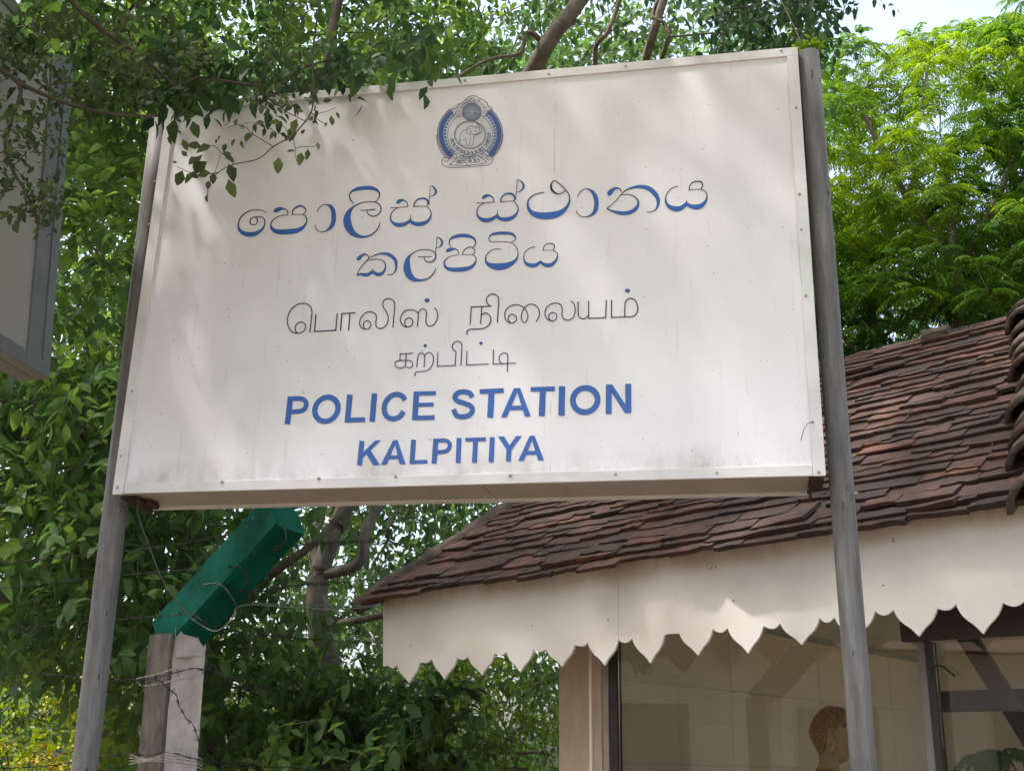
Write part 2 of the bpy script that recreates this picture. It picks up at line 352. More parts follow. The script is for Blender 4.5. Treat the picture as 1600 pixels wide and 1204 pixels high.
# screws
def screw(x, z, r=0.0045):
    v, f = tube_data([SL(x, -0.0055, z), SL(x, -0.008, z), SL(x, -0.0092, z)], [r, r, r * 0.5], 8)
    return pymesh('screw', v, f)
for (px, py, r) in ((243, 285, .0045), (234, 352, .0045), (207.5, 612, .0045), (190, 713, .0045), (185, 762, .006), (348, 753, .006), (499, 747.5, .006), (619, 745, .005), (798, 743, .006), (962, 741, .005), (1120, 739, .005), (1279, 738, .006),
                    (1244, 170, .006), (1249, 305, .006), (1252, 360, .0045), (1259, 463, .006), (1270, 660, .005), (978, 105, .005), (1220, 80, .005), (858, 117, .005), (727, 127, .0055)):
    x, z = s_px(px, py); wobj('screw', screw(x, z, r), sign, M['screw'])
# the poles
def pole(p1, p2, ydep, r, top, lab=None):
    a = at(*p1, ydep); b_ = at(*p2, ydep); d = (b_ - a) / (b_.z - a.z)
    base = a + d * (-a.z - 0.05); tp = a + d * (top - a.z)
    pts = [base + (tp - base) * (i / 14) + Vector((noise.noise(Vector((i * .3, r, 1))) * .004, noise.noise(Vector((i * .3, 5, r))) * .004, 0)) for i in range(15)]
    v, f = tube_data(pts, r, 28, False)
    v2, f2 = tube_data([pts[-1], pts[-1] - (tp - base) * 0.03], r * 0.93, 28, False, len(v))
    n0 = 14 * 28; ring = [(n0 + k, n0 + (k + 1) % 28, len(v) + (k + 1) % 28, len(v) + k) for k in range(28)]
    f2.append(tuple(len(v) + 28 + k for k in range(28)))
    me = pymesh('pole', v + v2, f + f2 + ring, True)
    o = wobj('pole', me, sign, M['pipe'])
    return o, base, tp
zt_r = at(1262, 85, 3.66).z; zt_l = SL(0, 0, SH - 0.03).z
pr, prb, prt = pole((1349.7, 1204), (1262.9, 85), 3.70, 0.0385, at(1262, 84, 3.70).z)
pl, plb, plt = pole((131.8, 1204), (180.0, 798), 4.22, 0.0435, zt_l)
props(pr, 'thick grey right-hand pole of the signboard, streaked and scuffed'); props(pl, 'grey left-hand pole of the signboard, rusty below the corner')
# rusty brackets and bolts at the lower corners
sbox('bracket', 0.012, 0.080, 0.03, 0.16, -0.007, -0.001, M['rust'], 0.001)
sbox('bracket', 0.074, 0.081, 0.04, 0.15, -0.040, -0.0075, M['rust'], 0.002)
sbox('bracket', 0.082, 0.106, 0.08, 0.15, -0.022, 0.0, M['rust'], 0.004)
sbox('bracket', SW - 0.046, SW - 0.004, 0.012, 0.15, -0.009, 0.0, M['rust'], 0.002)
sbox('bracket', SW - 0.046, SW - 0.040, 0.06, 0.17, -0.042, -0.0095, M['rust'], 0.002)
pbolt = at(1337, 771, 3.68); v, f = tube_data([pbolt - sx * 0.02, pbolt + sx * 0.006], 0.006, 6); wobj('bolt', pymesh('bolt', v, f), sign, M['screw'])
v, f = tube_data([at(161, 797, 4.2) + sx * 0.02, at(161, 797, 4.2) - sx * 0.004], 0.009, 6); wobj('bolt', pymesh('bolt', v, f), sign, M['screw'])
# a scrap of wire hanging from the right frame, dried twigs of dirt
v, f = tube_data([SL(*((s_px(px, py)[0],) + (-0.012,) + (s_px(px, py)[1],))) for px, py in ((1269, 660), (1262, 663), (1256, 672), (1251, 690))], 0.0011, 5)
wobj('loose_wire', pymesh('loose_wire', v, f, True), sign, M['wire_dark'])

# ---- lettering: calligraphic strokes traced on the sign's plane: (x, y, width) in frames (origin, scale)
class Ink:
    def __init__(s): s.V = []; s.F = []; s.k = 0
    def tri_strip(s, L, Rr, off, grow=0.000002):
        b0 = len(s.V)
        for i, (l, r) in enumerate(zip(L, Rr)):
            o = off + grow * i
            for q in (l, r):
                x, z = s_px(*q); s.V.append(SL(x, 0.0018 - o, z))
        for i in range(len(L) - 1): s.F.append((b0 + 2 * i, b0 + 2 * i + 1, b0 + 2 * i + 3, b0 + 2 * i + 2))
    def poly(s, pts, off):
        b0 = len(s.V)
        for q in pts:
            x, z = s_px(*q); s.V.append(SL(x, 0.0018 - off, z))
        s.F.append(tuple(range(b0, b0 + len(pts))))
    def obj(s, name, mat, parent):
        if not s.F: return None
        return wobj(name, pymesh(name, s.V, s.F), parent, mat)
def ribbon(pts, n=5, straight=False, taper=True):
    P = [np.array(p, float) for p in pts]
    C = P if straight or len(P) == 2 else catmull(P, n)
    C = [np.array(c) for c in C]; out = []
    for i, c in enumerate(C):
        t = C[min(i + 1, len(C) - 1)][:2] - C[max(i - 1, 0)][:2]; L = np.hypot(*t) or 1; nn = np.array([-t[1], t[0]]) / L
        out.append((c[:2], nn, max(c[2], 0.2)))
    return out
def to_px(fr, pts, w=None):
    (ox, oy), s = fr
    return [(ox + p[0] / s, oy + p[1] / s, (p[2] if len(p) > 2 else w) / s) for p in pts]
def glyph(fr, strokes, w=12, mode='calli', parent=None, k0=[0]):
    dark, blue = Ink(), Ink()
    for st in strokes:
        k0[0] = (k0[0] + 1) % 7
        if st[0] == 'dot':
            _, cx, cy, rx, ry = st; c0 = to_px(fr, [(cx, cy, 1)])[0]; s = fr[1]
            for ink, q, o in ((dark, 1.0, 0.0004), (blue, 0.6, 0.0010)):
                ink.poly([(c0[0] + math.cos(a) * rx * q / s, c0[1] + math.sin(a) * ry * q / s) for a in np.linspace(0, 2 * math.pi, 14)[:-1]], o)
            continue
        straight = st[0] == 'line'
        pts = to_px(fr, st[1:] if straight else st, w)
        rb = ribbon(pts, 5, straight)
        e = 0.0 if mode == 'mono' else 0.0
        o = 0.0003 + 0.00004 * k0[0]
        if mode == 'mono':
            dark.tri_strip([c + nn * wd / 2 for c, nn, wd in rb], [c - nn * wd / 2 for c, nn, wd in rb], o, 0.000004)
        else:
            dark.tri_strip([c + nn * (wd + 0.15) / 2 for c, nn, wd in rb], [c - nn * (wd + 0.15) / 2 for c, nn, wd in rb], o, 0.000004)
            seg = []
            for c, nn, wd in rb + [(None, None, 0)]:
                if wd > 1.9: seg.append((c, nn, wd - 1.0))
                else:
                    if len(seg) > 1: blue.tri_strip([c + nn * w_ / 2 for c, nn, w_ in seg], [c - nn * w_ / 2 for c, nn, w_ in seg], 0.0007 + 0.00004 * k0[0], 0.000004)
                    seg = []
    obs = []
    main = dark.obj('letter', M['print_dark'], parent or sign)
    if blue.F: blue.obj('letter_fill', M['print_blue'], main)
    return main
def block(fr, parts):
    """solid blue capitals: strokes with butt ends, polygons and ovals, dark edge under blue"""
    dark, blue = Ink(), Ink()
    s = fr[1]
    for i, st in enumerate(parts):
        od, ob = 0.0003 + 0.00005 * i, 0.0006 + 0.00005 * i
        if st[0] == 'poly':
            pts = [p[:2] for p in to_px(fr, st[1], 1)]; c = np.mean(pts, axis=0)
            dark.poly(pts, od); blue.poly([tuple(c + (np.array(p) - c) * 0.985) for p in pts], ob)
        elif st[0] == 'oval':
            _, cx, cy, rx, ry, w_, sh = st
            a = np.linspace(0, 2 * math.pi, 40)
            def ring(q): return [(fr[0][0] + (cx + (rx + q) * math.cos(t) - sh * (ry + q) * math.sin(t)) / s, fr[0][1] + (cy + (ry + q) * math.sin(t)) / s) for t in a]
            dark.tri_strip(ring(w_ / 2), ring(-w_ / 2), od, 0); blue.tri_strip(ring(w_ / 2 - 2.6), ring(-w_ / 2 + 2.6), ob, 0)
        else:
            w_ = st[1]; straight = st[0] == 'line'
            rb = ribbon(to_px(fr, st[2:], w_), 6, straight)
            dark.tri_strip([c + nn * wd / 2 for c, nn, wd in rb], [c - nn * wd / 2 for c, nn, wd in rb], od, 0.000001)
            blue.tri_strip([c + nn * (wd / 2 - 0.45) for c, nn, wd in rb], [c - nn * (wd / 2 - 0.45) for c, nn, wd in rb], ob, 0.000001)
    main = dark.obj('letter', M['print_dark'], sign); blue.obj('letter_fill', M['print_blue'], main); return main

Z1 = ((365, 280), 10.0); Z2 = ((525, 280), 10.0); Z3 = ((740, 270), 10.0); Z4 = ((880, 265), 6.6667); Z5 = ((550, 360), 10.0); Z6 = ((690, 350), 8.421)
KOMBUVA = [[(505,520,10),(440,485,11),(350,473,12),(250,492,15),(160,545,17),(100,610,17),(72,690,20),(80,770,34),(120,820,52),(180,850,66),(250,860,70),(330,848,62),(400,815,48),(455,765,30),(483,700,18),(485,640,16),(455,600,14),(400,585,12),(330,590,12),(275,610,15),(257,655,15),(268,695,13),(310,710,12),(352,695,13),(372,650,15),(360,610,13),(335,592,9)]]
PA = [[(632,512,20),(645,498,48),(675,478,66),(715,462,54),(760,456,32),(810,468,15),(840,500,15),(848,552,11)],
      [(848,555,11),(780,562,11),(700,580,13),(630,620,15),(590,670,18),(578,720,26),(600,770,46),(650,805,62),(720,820,72),(800,820,76),(900,812,76),(980,800,70),(1050,770,54),(1105,725,34),(1138,670,22),(1140,620,17),(1115,570,14),(1080,545,12)],
      [(1085,545,11),(1000,546,9),(915,550,11),(915,548,16),(918,500,18),(950,455,22),(1000,425,26),(1050,415,26),(1100,435,20),(1128,480,16),(1115,520,13),(1085,545,11)]]
AELA = [[(1305,520,10),(1325,460,11),(1380,410,12),(1450,395,16),(1510,420,50),(1550,480,62),(1562,560,68),(1560,640,68),(1540,710,62),(1500,765,44),(1440,805,20),(1370,822,12),(1310,795,11),(1280,750,11),(1272,710,9)]]
glyph(Z1, KOMBUVA); glyph(Z1, PA); glyph(Z1, AELA)
LI = [[(280,370,10),(230,330,16),(210,270,20),(222,215,22),(260,180,34),(340,148,50),(430,135,58),(520,132,58),(600,148,50),(650,180,34),(680,225,20),(672,280,14),(640,330,10),(595,352,9)],
      [(380,486,13),(480,480,12),(615,467,18)],
      [(480,490,12),(495,535,13),(540,568,16),(600,575,18),(660,545,20),(698,490,20),(698,430,18),(660,380,15),(600,355,12),(500,352,12),(400,368,14),(320,400,18),(260,440,30),(212,495,62),(180,565,92),(173,650,118),(192,735,118),(240,815,100),(320,875,62),(420,898,36),(500,885,24),(580,845,20),(640,785,16),(675,720,13),(688,665,8)]]
SA = [[(945,380,16),(958,362,44),(985,342,54),(1025,325,36),(1070,332,20),(1110,370,15),(1125,425,12)],
      [(850,443,12),(950,440,9),(1125,428,11)],
      [(970,440,11),(900,480,13),(860,540,15),(850,610,22),(880,670,36),(940,705,56),(1010,712,62),(1080,695,54),(1130,665,46),(1165,645,52)],
      [(1160,668,44),(1163,610,14),(1165,555,7)],
      [(1152,648,50),(1200,680,50),(1270,698,62),(1350,690,60),(1420,660,46),(1470,600,28),(1485,540,18),(1470,480,13),(1415,420,11)],
      [(1420,415,11),(1300,420,9),(1215,425,12),(1213,425,16),(1225,370,19),(1270,318,22),(1340,296,26),(1400,305,30),(1430,340,28),(1438,390,15),(1420,415,11)],
      [(1472,105,9),(1465,200,9),(1452,395,11)], [(1490,95,11),(1530,130,24),(1560,180,34),(1550,220,28),(1515,255,15),(1468,268,9)]]
glyph(Z2, LI); glyph(Z2, SA)
SA2 = [[(135,405,16),(148,388,44),(175,368,54),(215,351,36),(265,358,20),(305,395,15),(322,452,12)], [(42,470,12),(150,466,9),(325,455,11)],
       [(175,467,11),(110,500,13),(62,560,15),(52,625,22),(75,685,34),(135,728,56),(210,738,62),(285,720,54),(335,690,46),(372,668,52)], [(368,692,44),(370,640,14),(372,580,7)],
       [(362,672,50),(410,710,50),(480,724,62),(560,715,60),(630,680,46),(680,620,28),(697,560,18),(680,500,13),(625,440,11)],
       [(625,438,11),(520,442,9),(425,450,12),(423,450,16),(430,400,19),(470,345,22),(540,320,26),(600,330,30),(632,365,26),(640,410,15),(625,438,11)],
       [(680,100,9),(672,250,9),(655,420,11)], [(680,102,11),(740,130,18),(775,175,34),(778,220,32),(750,265,20),(715,292,12),(665,298,9)]]
THA = [[(1105,303,13),(1020,315,14),(930,350,16),(865,410,20),(845,480,30),(862,560,46),(910,620,66),(990,655,90),(1080,668,104),(1180,665,106),(1280,648,96),(1370,610,76),(1440,550,50),(1490,470,30),(1500,400,20),(1485,330,16),(1440,265,14),(1370,195,14),(1310,145,13),(1260,122,12),(1220,160,20),(1208,220,34),(1230,275,36),(1280,315,26),(1340,325,14),(1400,302,12),(1445,262,11)]]
glyph(Z3, SA2); glyph(Z3, THA)
AELA2 = [[(150,288,6),(165,245,7),(205,208,8),(250,200,10),(300,225,30),(333,275,42),(345,340,46),(340,400,44),(320,445,34),(280,478,18),(225,492,8),(175,478,7),(145,445,7),(138,420,6)]]
NA = [[(468,266,14),(476,252,40),(492,232,46),(515,208,34),(550,190,20),(590,200,11),(608,232,8)],
      [(455,405,10),(500,370,8),(550,320,8),(600,260,8),(650,215,12),(710,190,20),(780,175,30),(850,180,38),(910,205,46),(960,255,46),(988,310,38),(985,370,26),(965,410,14),(920,437,8),(870,440,8)],
      [(600,262,7),(680,258,8),(735,275,10),(775,315,16),(780,365,26),(750,410,36),(700,440,38),(640,452,38),(570,445,32),(500,425,16),(455,405,9)]]
YA = [[(1195,170,8),(1140,188,8),(1095,225,8),(1068,285,10),(1070,335,20),(1100,380,36),(1160,405,50),(1220,400,46),(1265,370,36),(1290,350,34)], [(1285,362,28),(1285,320,5)],
      [(1280,350,30),(1320,375,34),(1380,388,50),(1440,372,44),(1485,325,26),(1498,270,12),(1480,225,9),(1435,203,8)],
      [(1435,203,7),(1370,205,6),(1312,208,7),(1311,208,9),(1320,165,10),(1350,132,12),(1400,120,13),(1440,130,14),(1452,165,12),(1435,203,8)]]
glyph(Z4, AELA2, parent=None); glyph(Z4, NA); glyph(Z4, YA)
KA = [[(80,462,18),(90,448,46),(115,425,56),(150,390,40),(195,368,24),(235,380,14),(258,415,13),(245,455,12),(180,520,12),(120,600,13),(90,660,14),(80,700,18)],
      [(80,697,20),(130,680,34),(200,690,52),(260,680,48),(320,645,46),(355,665,44),(410,685,52),(470,665,44),(510,610,26),(522,550,18),(505,495,14),(450,455,12),(380,447,12),(300,455,11),(235,470,9)], [(320,645,30),(321,600,9)],
      [(250,440,11),(320,400,14),(400,370,20),(480,358,34),(560,368,46),(630,410,50),(680,470,48),(690,540,36),(682,610,26),(650,665,13),(600,690,11),(545,688,9)]]
LA = [[(1030,410,13),(1130,408,12),(1240,405,13)],
      [(1125,415,12),(1140,465,14),(1185,490,16),(1240,488,20),(1295,445,24),(1308,390,20),(1290,345,14),(1220,305,12),(1120,297,12),(1020,315,14),(940,360,18),(890,410,40),(865,470,74),(856,560,104),(868,640,110),(905,710,100),(970,760,66),(1060,775,34),(1150,762,24),(1220,725,18),(1270,670,15),(1298,620,12),(1305,580,8)],
      [(1325,100,9),(1318,220,9),(1302,350,11)], [(1325,100,10),(1370,120,16),(1405,160,30),(1405,205,30),(1380,245,18),(1350,262,12),(1318,268,9)]]
glyph(Z5, KA); glyph(Z5, LA)
PI_ = [[(125,305,8),(102,260,13),(105,210,16),(150,172,34),(220,152,42),(300,148,44),(370,160,38),(425,190,26),(448,235,16),(440,275,11),(412,302,8)],
       [(62,362,14),(75,348,40),(100,336,46),(135,327,34),(175,325,17),(210,345,11),(225,375,10),(222,400,8)],
       [(222,400,8),(150,412,8),(80,440,11),(38,485,16),(35,530,24),(65,575,36),(130,595,50),(210,597,54),(300,590,54),(370,572,46),(425,530,30),(452,480,15),(448,435,11),(405,402,8)],
       [(405,400,7),(340,400,6),(275,400,7),(274,400,9),(290,355,12),(330,315,12),(380,302,14),(425,325,12),(435,370,10),(405,400,8)]]
TI = [[(785,332,9),(730,326,9),(670,335,9),(610,380,11),(580,440,14),(590,505,32),(655,546,66),(740,558,88),(830,550,80),(920,515,54),(980,465,28),(1005,400,12),(995,330,9),(960,275,8),(900,240,8),(800,230,8),(650,232,8),(622,200,10),(632,160,14),(680,130,30),(760,117,36),(850,117,36),(920,125,34),(960,155,22),(970,185,14),(955,215,9),(920,235,7)]]
YA2 = [[(1230,298,7),(1170,310,8),(1110,355,9),(1082,410,10),(1085,470,18),(1110,515,34),(1170,540,50),(1230,540,48),(1280,510,38),(1308,490,30)],
       [(1300,490,26),(1330,520,36),(1390,540,50),(1450,528,44),(1500,480,28),(1525,420,12),(1515,375,9),(1465,342,8)],
       [(1465,340,6),(1400,341,6),(1338,341,7),(1337,341,9),(1345,300,9),(1380,262,11),(1430,252,12),(1475,265,13),(1485,300,11),(1465,340,7)]]
glyph(Z6, PI_); glyph(Z6, TI); glyph(Z6, YA2)
# Tamil, even thin line
T1 = ((440, 450), 10.0); T2 = ((590, 450), 7.619); T3 = ((770, 445), 6.6667); T4 = ((610, 520), 7.619)
def mono(fr, w, *st): return glyph(fr, st, w, 'mono')
L = 'line'
mono(T1, 17, [(245,700),(215,660),(210,600),(245,550),(300,530),(355,550),(375,600),(355,655),(310,690),(250,702),(180,690),(120,630),(90,550),(90,480),(110,400),(160,320),(230,260),(320,237),(400,247),(450,290),(472,360),(465,450),(438,690)])
mono(T1, 20, [L,(535,405),(512,682)], [L,(504,675),(852,655)], [L,(843,662),(868,390)])
mono(T1, 20, [L,(932,396),(1150,384)], [L,(940,390),(917,665)], [L,(1065,392),(1043,660)])
mono(T1, 16, [(1300,632),(1278,600),(1275,560),(1300,520),(1345,510),(1385,535),(1392,580),(1370,620),(1320,640),(1260,625),(1220,570),(1222,500),(1260,430),(1330,375),(1400,370),(1460,400),(1480,450),(1470,540),(1480,600),(1530,630),(1590,620)])
mono(T2, 13, [(20,479),(80,460),(120,400),(122,330),(95,270),(65,215),(65,160),(100,130),(150,125),(190,155),(202,210),(180,470)])
mono(T2, 13, [(345,460),(325,430),(325,385),(365,352),(405,365),(418,405),(400,445),(350,462),(300,440),(270,385),(285,320),(330,268),(400,258),(450,272),(482,305),(473,460)],
     [(482,302),(510,255),(550,248),(580,280),(575,370),(580,420),(620,452),(670,430),(710,360),(712,300),(695,255),(668,232)], ['dot',588,143,29,24])
mono(T2, 14, [L,(1108,222),(1352,213)], [L,(1115,216),(1100,432)], [L,(1240,222),(1223,427)], [(1240,320),(1275,295),(1320,310),(1347,360),(1335,420),(1290,465),(1230,483),(1110,488),(1070,505),(1060,535),(1072,555)],
     [(1340,213),(1305,180),(1295,130),(1330,80),(1380,68),(1425,95),(1440,150),(1425,410)])
mono(T3, 11, [(185,392),(160,360),(165,325),(200,305),(240,325),(245,360),(220,390),(180,395),(140,370),(122,320),(135,265),(180,220),(250,205),(310,225),(350,270),(365,330),(350,375),(325,390),(300,360),(298,310),(320,250),(360,210),(410,200),(460,225),(485,280),(480,330),(452,382)])
mono(T3, 11, [(605,368),(582,340),(590,305),(625,285),(660,305),(665,340),(640,370),(600,372),(560,345),(543,300),(555,245),(600,200),(660,188),(705,205),(722,245),(720,310),(735,350),(780,365),(830,345),(855,290),(855,230),(840,190),(812,165)])
mono(T3, 12, [(888,172),(888,260),(895,320),(925,350),(965,345),(995,315)], [L,(996,165),(998,352)], [L,(993,347),(1181,340)], [L,(1175,345),(1182,155)])
mono(T3, 12, [L,(1237,155),(1235,341)], [L,(1230,336),(1440,330)], [(1372,330),(1375,230),(1380,180),(1410,145),(1450,140),(1490,170),(1510,240),(1500,290),(1470,322),(1435,330)], ['dot',1403,58,27,20])
mono(T4, 12, [L,(106,248),(272,240)], [L,(115,243),(112,328)], [(185,248),(183,340),(175,390),(140,415),(90,412),(55,385),(60,345),(100,328),(180,325),(235,330),(263,360),(255,400),(220,412),(185,403)])
mono(T4, 12, [(312,410),(325,290),(345,245),(375,238),(400,260),(405,300),(398,408)], [(405,275),(430,240),(465,232),(500,260),(512,310),(500,370),(460,430),(410,453),(330,458),(298,470),(290,495),(295,515)], ['dot',413,150,21,20])
mono(T4, 12, [L,(565,225),(558,400)], [L,(552,395),(776,385)], [L,(770,390),(780,215)], [(780,218),(745,195),(735,150),(760,110),(800,97),(835,115),(850,160),(838,385)])
mono(T4, 12, [L,(910,212),(905,386)], [L,(899,380),(1172,368)], ['dot',1077,120,21,20])
mono(T4, 12, [L,(1227,195),(1220,373)], [L,(1214,367),(1495,357)], [(1320,357),(1295,320),(1300,270),(1335,240),(1375,240),(1395,270),(1390,465)])
# English capitals
E1 = ((435, 590), 5.714); E2 = ((700, 585), 5.3333); E3 = ((545, 670), 5.0)
block(E1, [(L,50,(107,166),(78,415)), ('s',42,(95,187),(190,184),(232,200),(248,235),(230,278),(185,297),(90,303))])
block(E1, [('oval',427,279,103,108,48,0.13)])
block(E1, [(L,50,(637,148),(614,398)), (L,44,(600,377),(773,372))])
block(E1, [(L,50,(857,136),(835,392))])
block(E1, [('s',46,(1128,200),(1108,165),(1062,147),(1010,158),(965,200),(943,262),(952,322),(985,355),(1030,364),(1082,345),(1117,298))])
block(E1, [(L,50,(1232,120),(1215,377)), (L,38,(1225,139),(1405,136)), (L,36,(1225,240),(1385,237)), (L,42,(1215,357),(1393,353))])
block(E2, [('s',42,(200,188),(180,153),(130,141),(80,152),(57,185),(75,216),(130,236),(185,258),(203,293),(180,333),(125,350),(70,338),(45,288))])
block(E2, [(L,40,(262,140),(463,131)), (L,50,(362,140),(350,357))])
block(E2, [('poly',[(548,112),(588,111),(490,353),(440,355)]), ('poly',[(565,111.5),(600,110),(690,347),(640,350)]), (L,36,(505,277),(635,274))])
block(E2, [(L,38,(688,122),(890,116)), (L,50,(790,122),(780,345))])
block(E2, [(L,52,(950,96),(945,341))])
block(E2, [('oval',1143,210,103,101,48,0.04)])
block(E2, [(L,50,(1340,82),(1338,327)), (L,50,(1502,75),(1502,319)), ('poly',[(1318,82),(1368,80),(1525,319),(1475,320)])])
block(E3, [(L,40,(102,91),(82,282)), ('poly',[(205,88),(252,86),(106,228),(100,190)]), ('poly',[(128,185),(160,150),(243,280),(190,282)])])
block(E3, [('poly',[(345,86),(375,86),(295,278),(248,279)]), ('poly',[(352,85.5),(380,84),(443,273),(396,275)]), (L,30,(300,220),(405,218))])
block(E3, [(L,38,(505,82),(492,273)), (L,30,(482,258),(613,253))])
block(E3, [(L,40,(680,75),(665,270)), ('s',32,(672,90),(750,88),(782,105),(787,133),(770,165),(730,177),(672,180))])
block(E3, [(L,38,(861,68),(853,264))])
block(E3, [(L,30,(910,83),(1070,78)), (L,38,(990,84),(980,262))])
block(E3, [(L,38,(1120,62),(1110,258))])
block(E3, [(L,38,(1252,140),(1245,252)), ('poly',[(1165,57),(1212,56),(1272,150),(1233,162)]), ('poly',[(1305,54),(1350,52),(1268,165),(1240,148)])])
block(E3, [('poly',[(1412,52),(1447,50),(1366,246),(1322,248)]), ('poly',[(1420,50.5),(1450,50),(1525,242),(1478,244)]), (L,30,(1375,185),(1485,183))])

# ---- the crest
EM = ((660, 140), 9.26)
def arc(cx, cy, rx, ry, a0, a1, n=40): return [(cx + rx * math.cos(R(t)), cy - ry * math.sin(R(t))) for t in np.linspace(a0, a1, n)]
emb = Ink(); embb = Ink(); emp = Ink()
def es(pts, w=8, ink=emb, sm=True, o=None, k=[0]):
    k[0] = (k[0] + 1) % 12
    P = to_px(EM, pts, w); rb = ribbon(P, 4, not sm)
    ink.tri_strip([c + nn * wd / 2 for c, nn, wd in rb], [c - nn * wd / 2 for c, nn, wd in rb], (0.0005 if ink is emb else 0.0003) + 0.00003 * k[0], 0.000002)
def eband(cx, cy, r0, r1, a0, a1, ink, o, sq=1.0):
    A = np.linspace(a0, a1, 50)
    q = lambda r: [(EM[0][0] + (cx + r * math.cos(R(t))) / EM[1], EM[0][1] + (cy - r * sq * math.sin(R(t))) / EM[1]) for t in A]
    ink.tri_strip(q(r0), q(r1), o, 0)
ecx, ecy = 688, 640
pale_outline = arc(ecx, ecy, 480, 470, 233, -50 + 0, 50)
emp.poly([(EM[0][0] + x / EM[1], EM[0][1] + y / EM[1]) for x, y in pale_outline[::-1]], 0.0001)
for a0, a1 in ((128, 232), (52, -48)):
    eband(ecx, ecy, 474, 462, a0, a1, emb, 0.0004, .98); eband(ecx, ecy, 448, 440, a0, a1, emb, 0.00041, .98)
    eband(ecx, ecy, 455, 392, a0, a1, embb, 0.00025, .98)
    n_t = 34
    for k in range(n_t):
        t = a0 + (a1 - a0) * (k + .5) / n_t; c_, s_ = math.cos(R(t)), math.sin(R(t))
        es([(ecx + 440 * c_, ecy - 432 * s_), (ecx + 396 * c_, ecy - 388 * s_)], 9, emb, False)
    for k in range(13):   # leafy scroll inside the band
        t = a0 + (a1 - a0) * (k + .5) / 13; c_, s_ = math.cos(R(t)), math.sin(R(t)); tx, ty = -s_, -c_
        for q in (-1, 1):
            es([(ecx + 345 * c_, ecy - 338 * s_), (ecx + 365 * c_ + q * 14 * tx, ecy - 358 * s_ + q * 14 * ty), (ecx + 382 * c_ + q * 4 * tx, ecy - 374 * s_ + q * 4 * ty)], 13, embb)
        es([(ecx + 352 * c_ - 12 * tx, ecy - 345 * s_ - 12 * ty), (ecx + 360 * c_ + 12 * tx, ecy - 352 * s_ + 12 * ty)], 10, emb, False)
    eband(ecx, ecy, 392, 386, a0, a1, emb, 0.00042, .98)
for rx, ry, w_ in ((326, 318, 7), (228, 202, 8), (214, 188, 6)): es(arc(690, 655 if rx > 300 else 652, rx, ry, 90, 450, 60), w_, emb, False)
for r in (138, 122, 104, 84, 44, 20): es(arc(713, 325, r, r * .93, 90, 450, 36), 9 if r > 80 else 7, emb, False)
for k in range(24):
    t = k * 15; es([(713 + 48 * math.cos(R(t)), 325 - 45 * math.sin(R(t))), (713 + 80 * math.cos(R(t)), 325 - 76 * math.sin(R(t)))], 7, embb, False)
for k in range(44):
    t = k * 8.2; es([(713 + 106 * math.cos(R(t)), 325 - 99 * math.sin(R(t))), (713 + 136 * math.cos(R(t)), 325 - 127 * math.sin(R(t)))], 6, embb, False)
es([(420,345),(430,292),(475,275),(510,255),(518,215),(560,195),(600,165),(635,130),(680,100),(730,88),(790,98),(815,125),(865,140),(905,170),(940,195),(945,235),(995,255),(1010,290),(1008,325)], 10)
for s_ in ([(480,345),(500,310),(540,320),(530,360),(495,350)], [(470,330),(490,375),(540,395),(575,385)], [(880,345),(900,305),(940,310),(935,350),(900,345)], [(870,380),(920,385),(960,350),(965,310)],
           [(560,250),(600,200),(660,190),(690,215)], [(590,230),(640,175),(700,170),(715,200)], [(760,210),(800,175),(850,190),(880,235)], [(745,195),(780,150),(840,165)], [(690,165),(675,130),(720,125),(755,145),(740,170)],
           [(540,290),(560,260),(600,250)], [(860,275),(900,250),(925,270)], [(600,160),(650,150),(680,165)], [(715,120),(700,140),(725,160),(745,190)]): es(s_, 8)
# elephant with raised trunk
for s_ in ([(640,575),(600,590),(560,630),(540,690),(545,750),(565,805)], [(565,805),(590,810),(600,800)], [(560,720),(535,735),(520,770),(510,790)], [(585,715),(605,735),(600,720)],
           [(620,690),(630,740),(635,805)], [(635,808),(680,808)], [(680,808),(682,750)], [(690,810),(725,806)], [(725,806),(735,740),(745,665)], [(700,700),(692,725),(690,708)],
           [(650,575),(640,600),(660,630),(690,655),(705,630),(690,600)], [(640,570),(660,545),(710,530),(760,540),(790,550)], [(670,575),(680,565),(690,575)], [(755,600),(770,590),(768,604)],
           [(720,645),(760,655),(810,645),(840,620),(855,585),(845,545),(820,520),(790,490)], [(735,650),(790,640),(820,615),(830,580),(815,550),(785,535),(790,490)], [(770,640),(810,632),(850,632)],
           [(785,495),(805,500),(825,530),(830,560)]): es(s_, 7)
# motto round the lower half, made of the same curling letterforms
def stamp(strokes, src, dst, ang, size, w):
    xs = [p[0] for s in strokes for p in s]; ys = [p[1] for s in strokes for p in s]
    cx, cy = (min(xs) + max(xs)) / 2, (min(ys) + max(ys)) / 2; k = size / (max(ys) - min(ys))
    ca, sa = math.cos(ang), math.sin(ang)
    for s in strokes:
        q = [(dst[0] + ((p[0] - cx) * ca - (p[1] - cy) * sa) * k, dst[1] + ((p[0] - cx) * sa + (p[1] - cy) * ca) * k) for p in s]
        es(q, w)
SET = [PA, KOMBUVA, YA, LI[2:3] + LI[:1], SA[2:3] + SA[4:6], THA, NA, AELA2]
for k, (t, gi) in enumerate(zip((196, 208, 220, 236, 247, 258, 272, 284, 296, 307, 324, 336, 348, 360), (3, 0, 4, 6, 0, 2, 5, 2, 4, 0, 7, 1, 6, 5))):
    c_, s_ = math.cos(R(t)), math.sin(R(t)); stamp(SET[gi], None, (690 + 274 * c_, 655 - 262 * s_), R(270 - t) , 46, 9)
for k, gi in enumerate((2, 5, 3, 6)): stamp(SET[gi], None, (575 + k * 48, 985 - k * 2), 0, 38, 8)
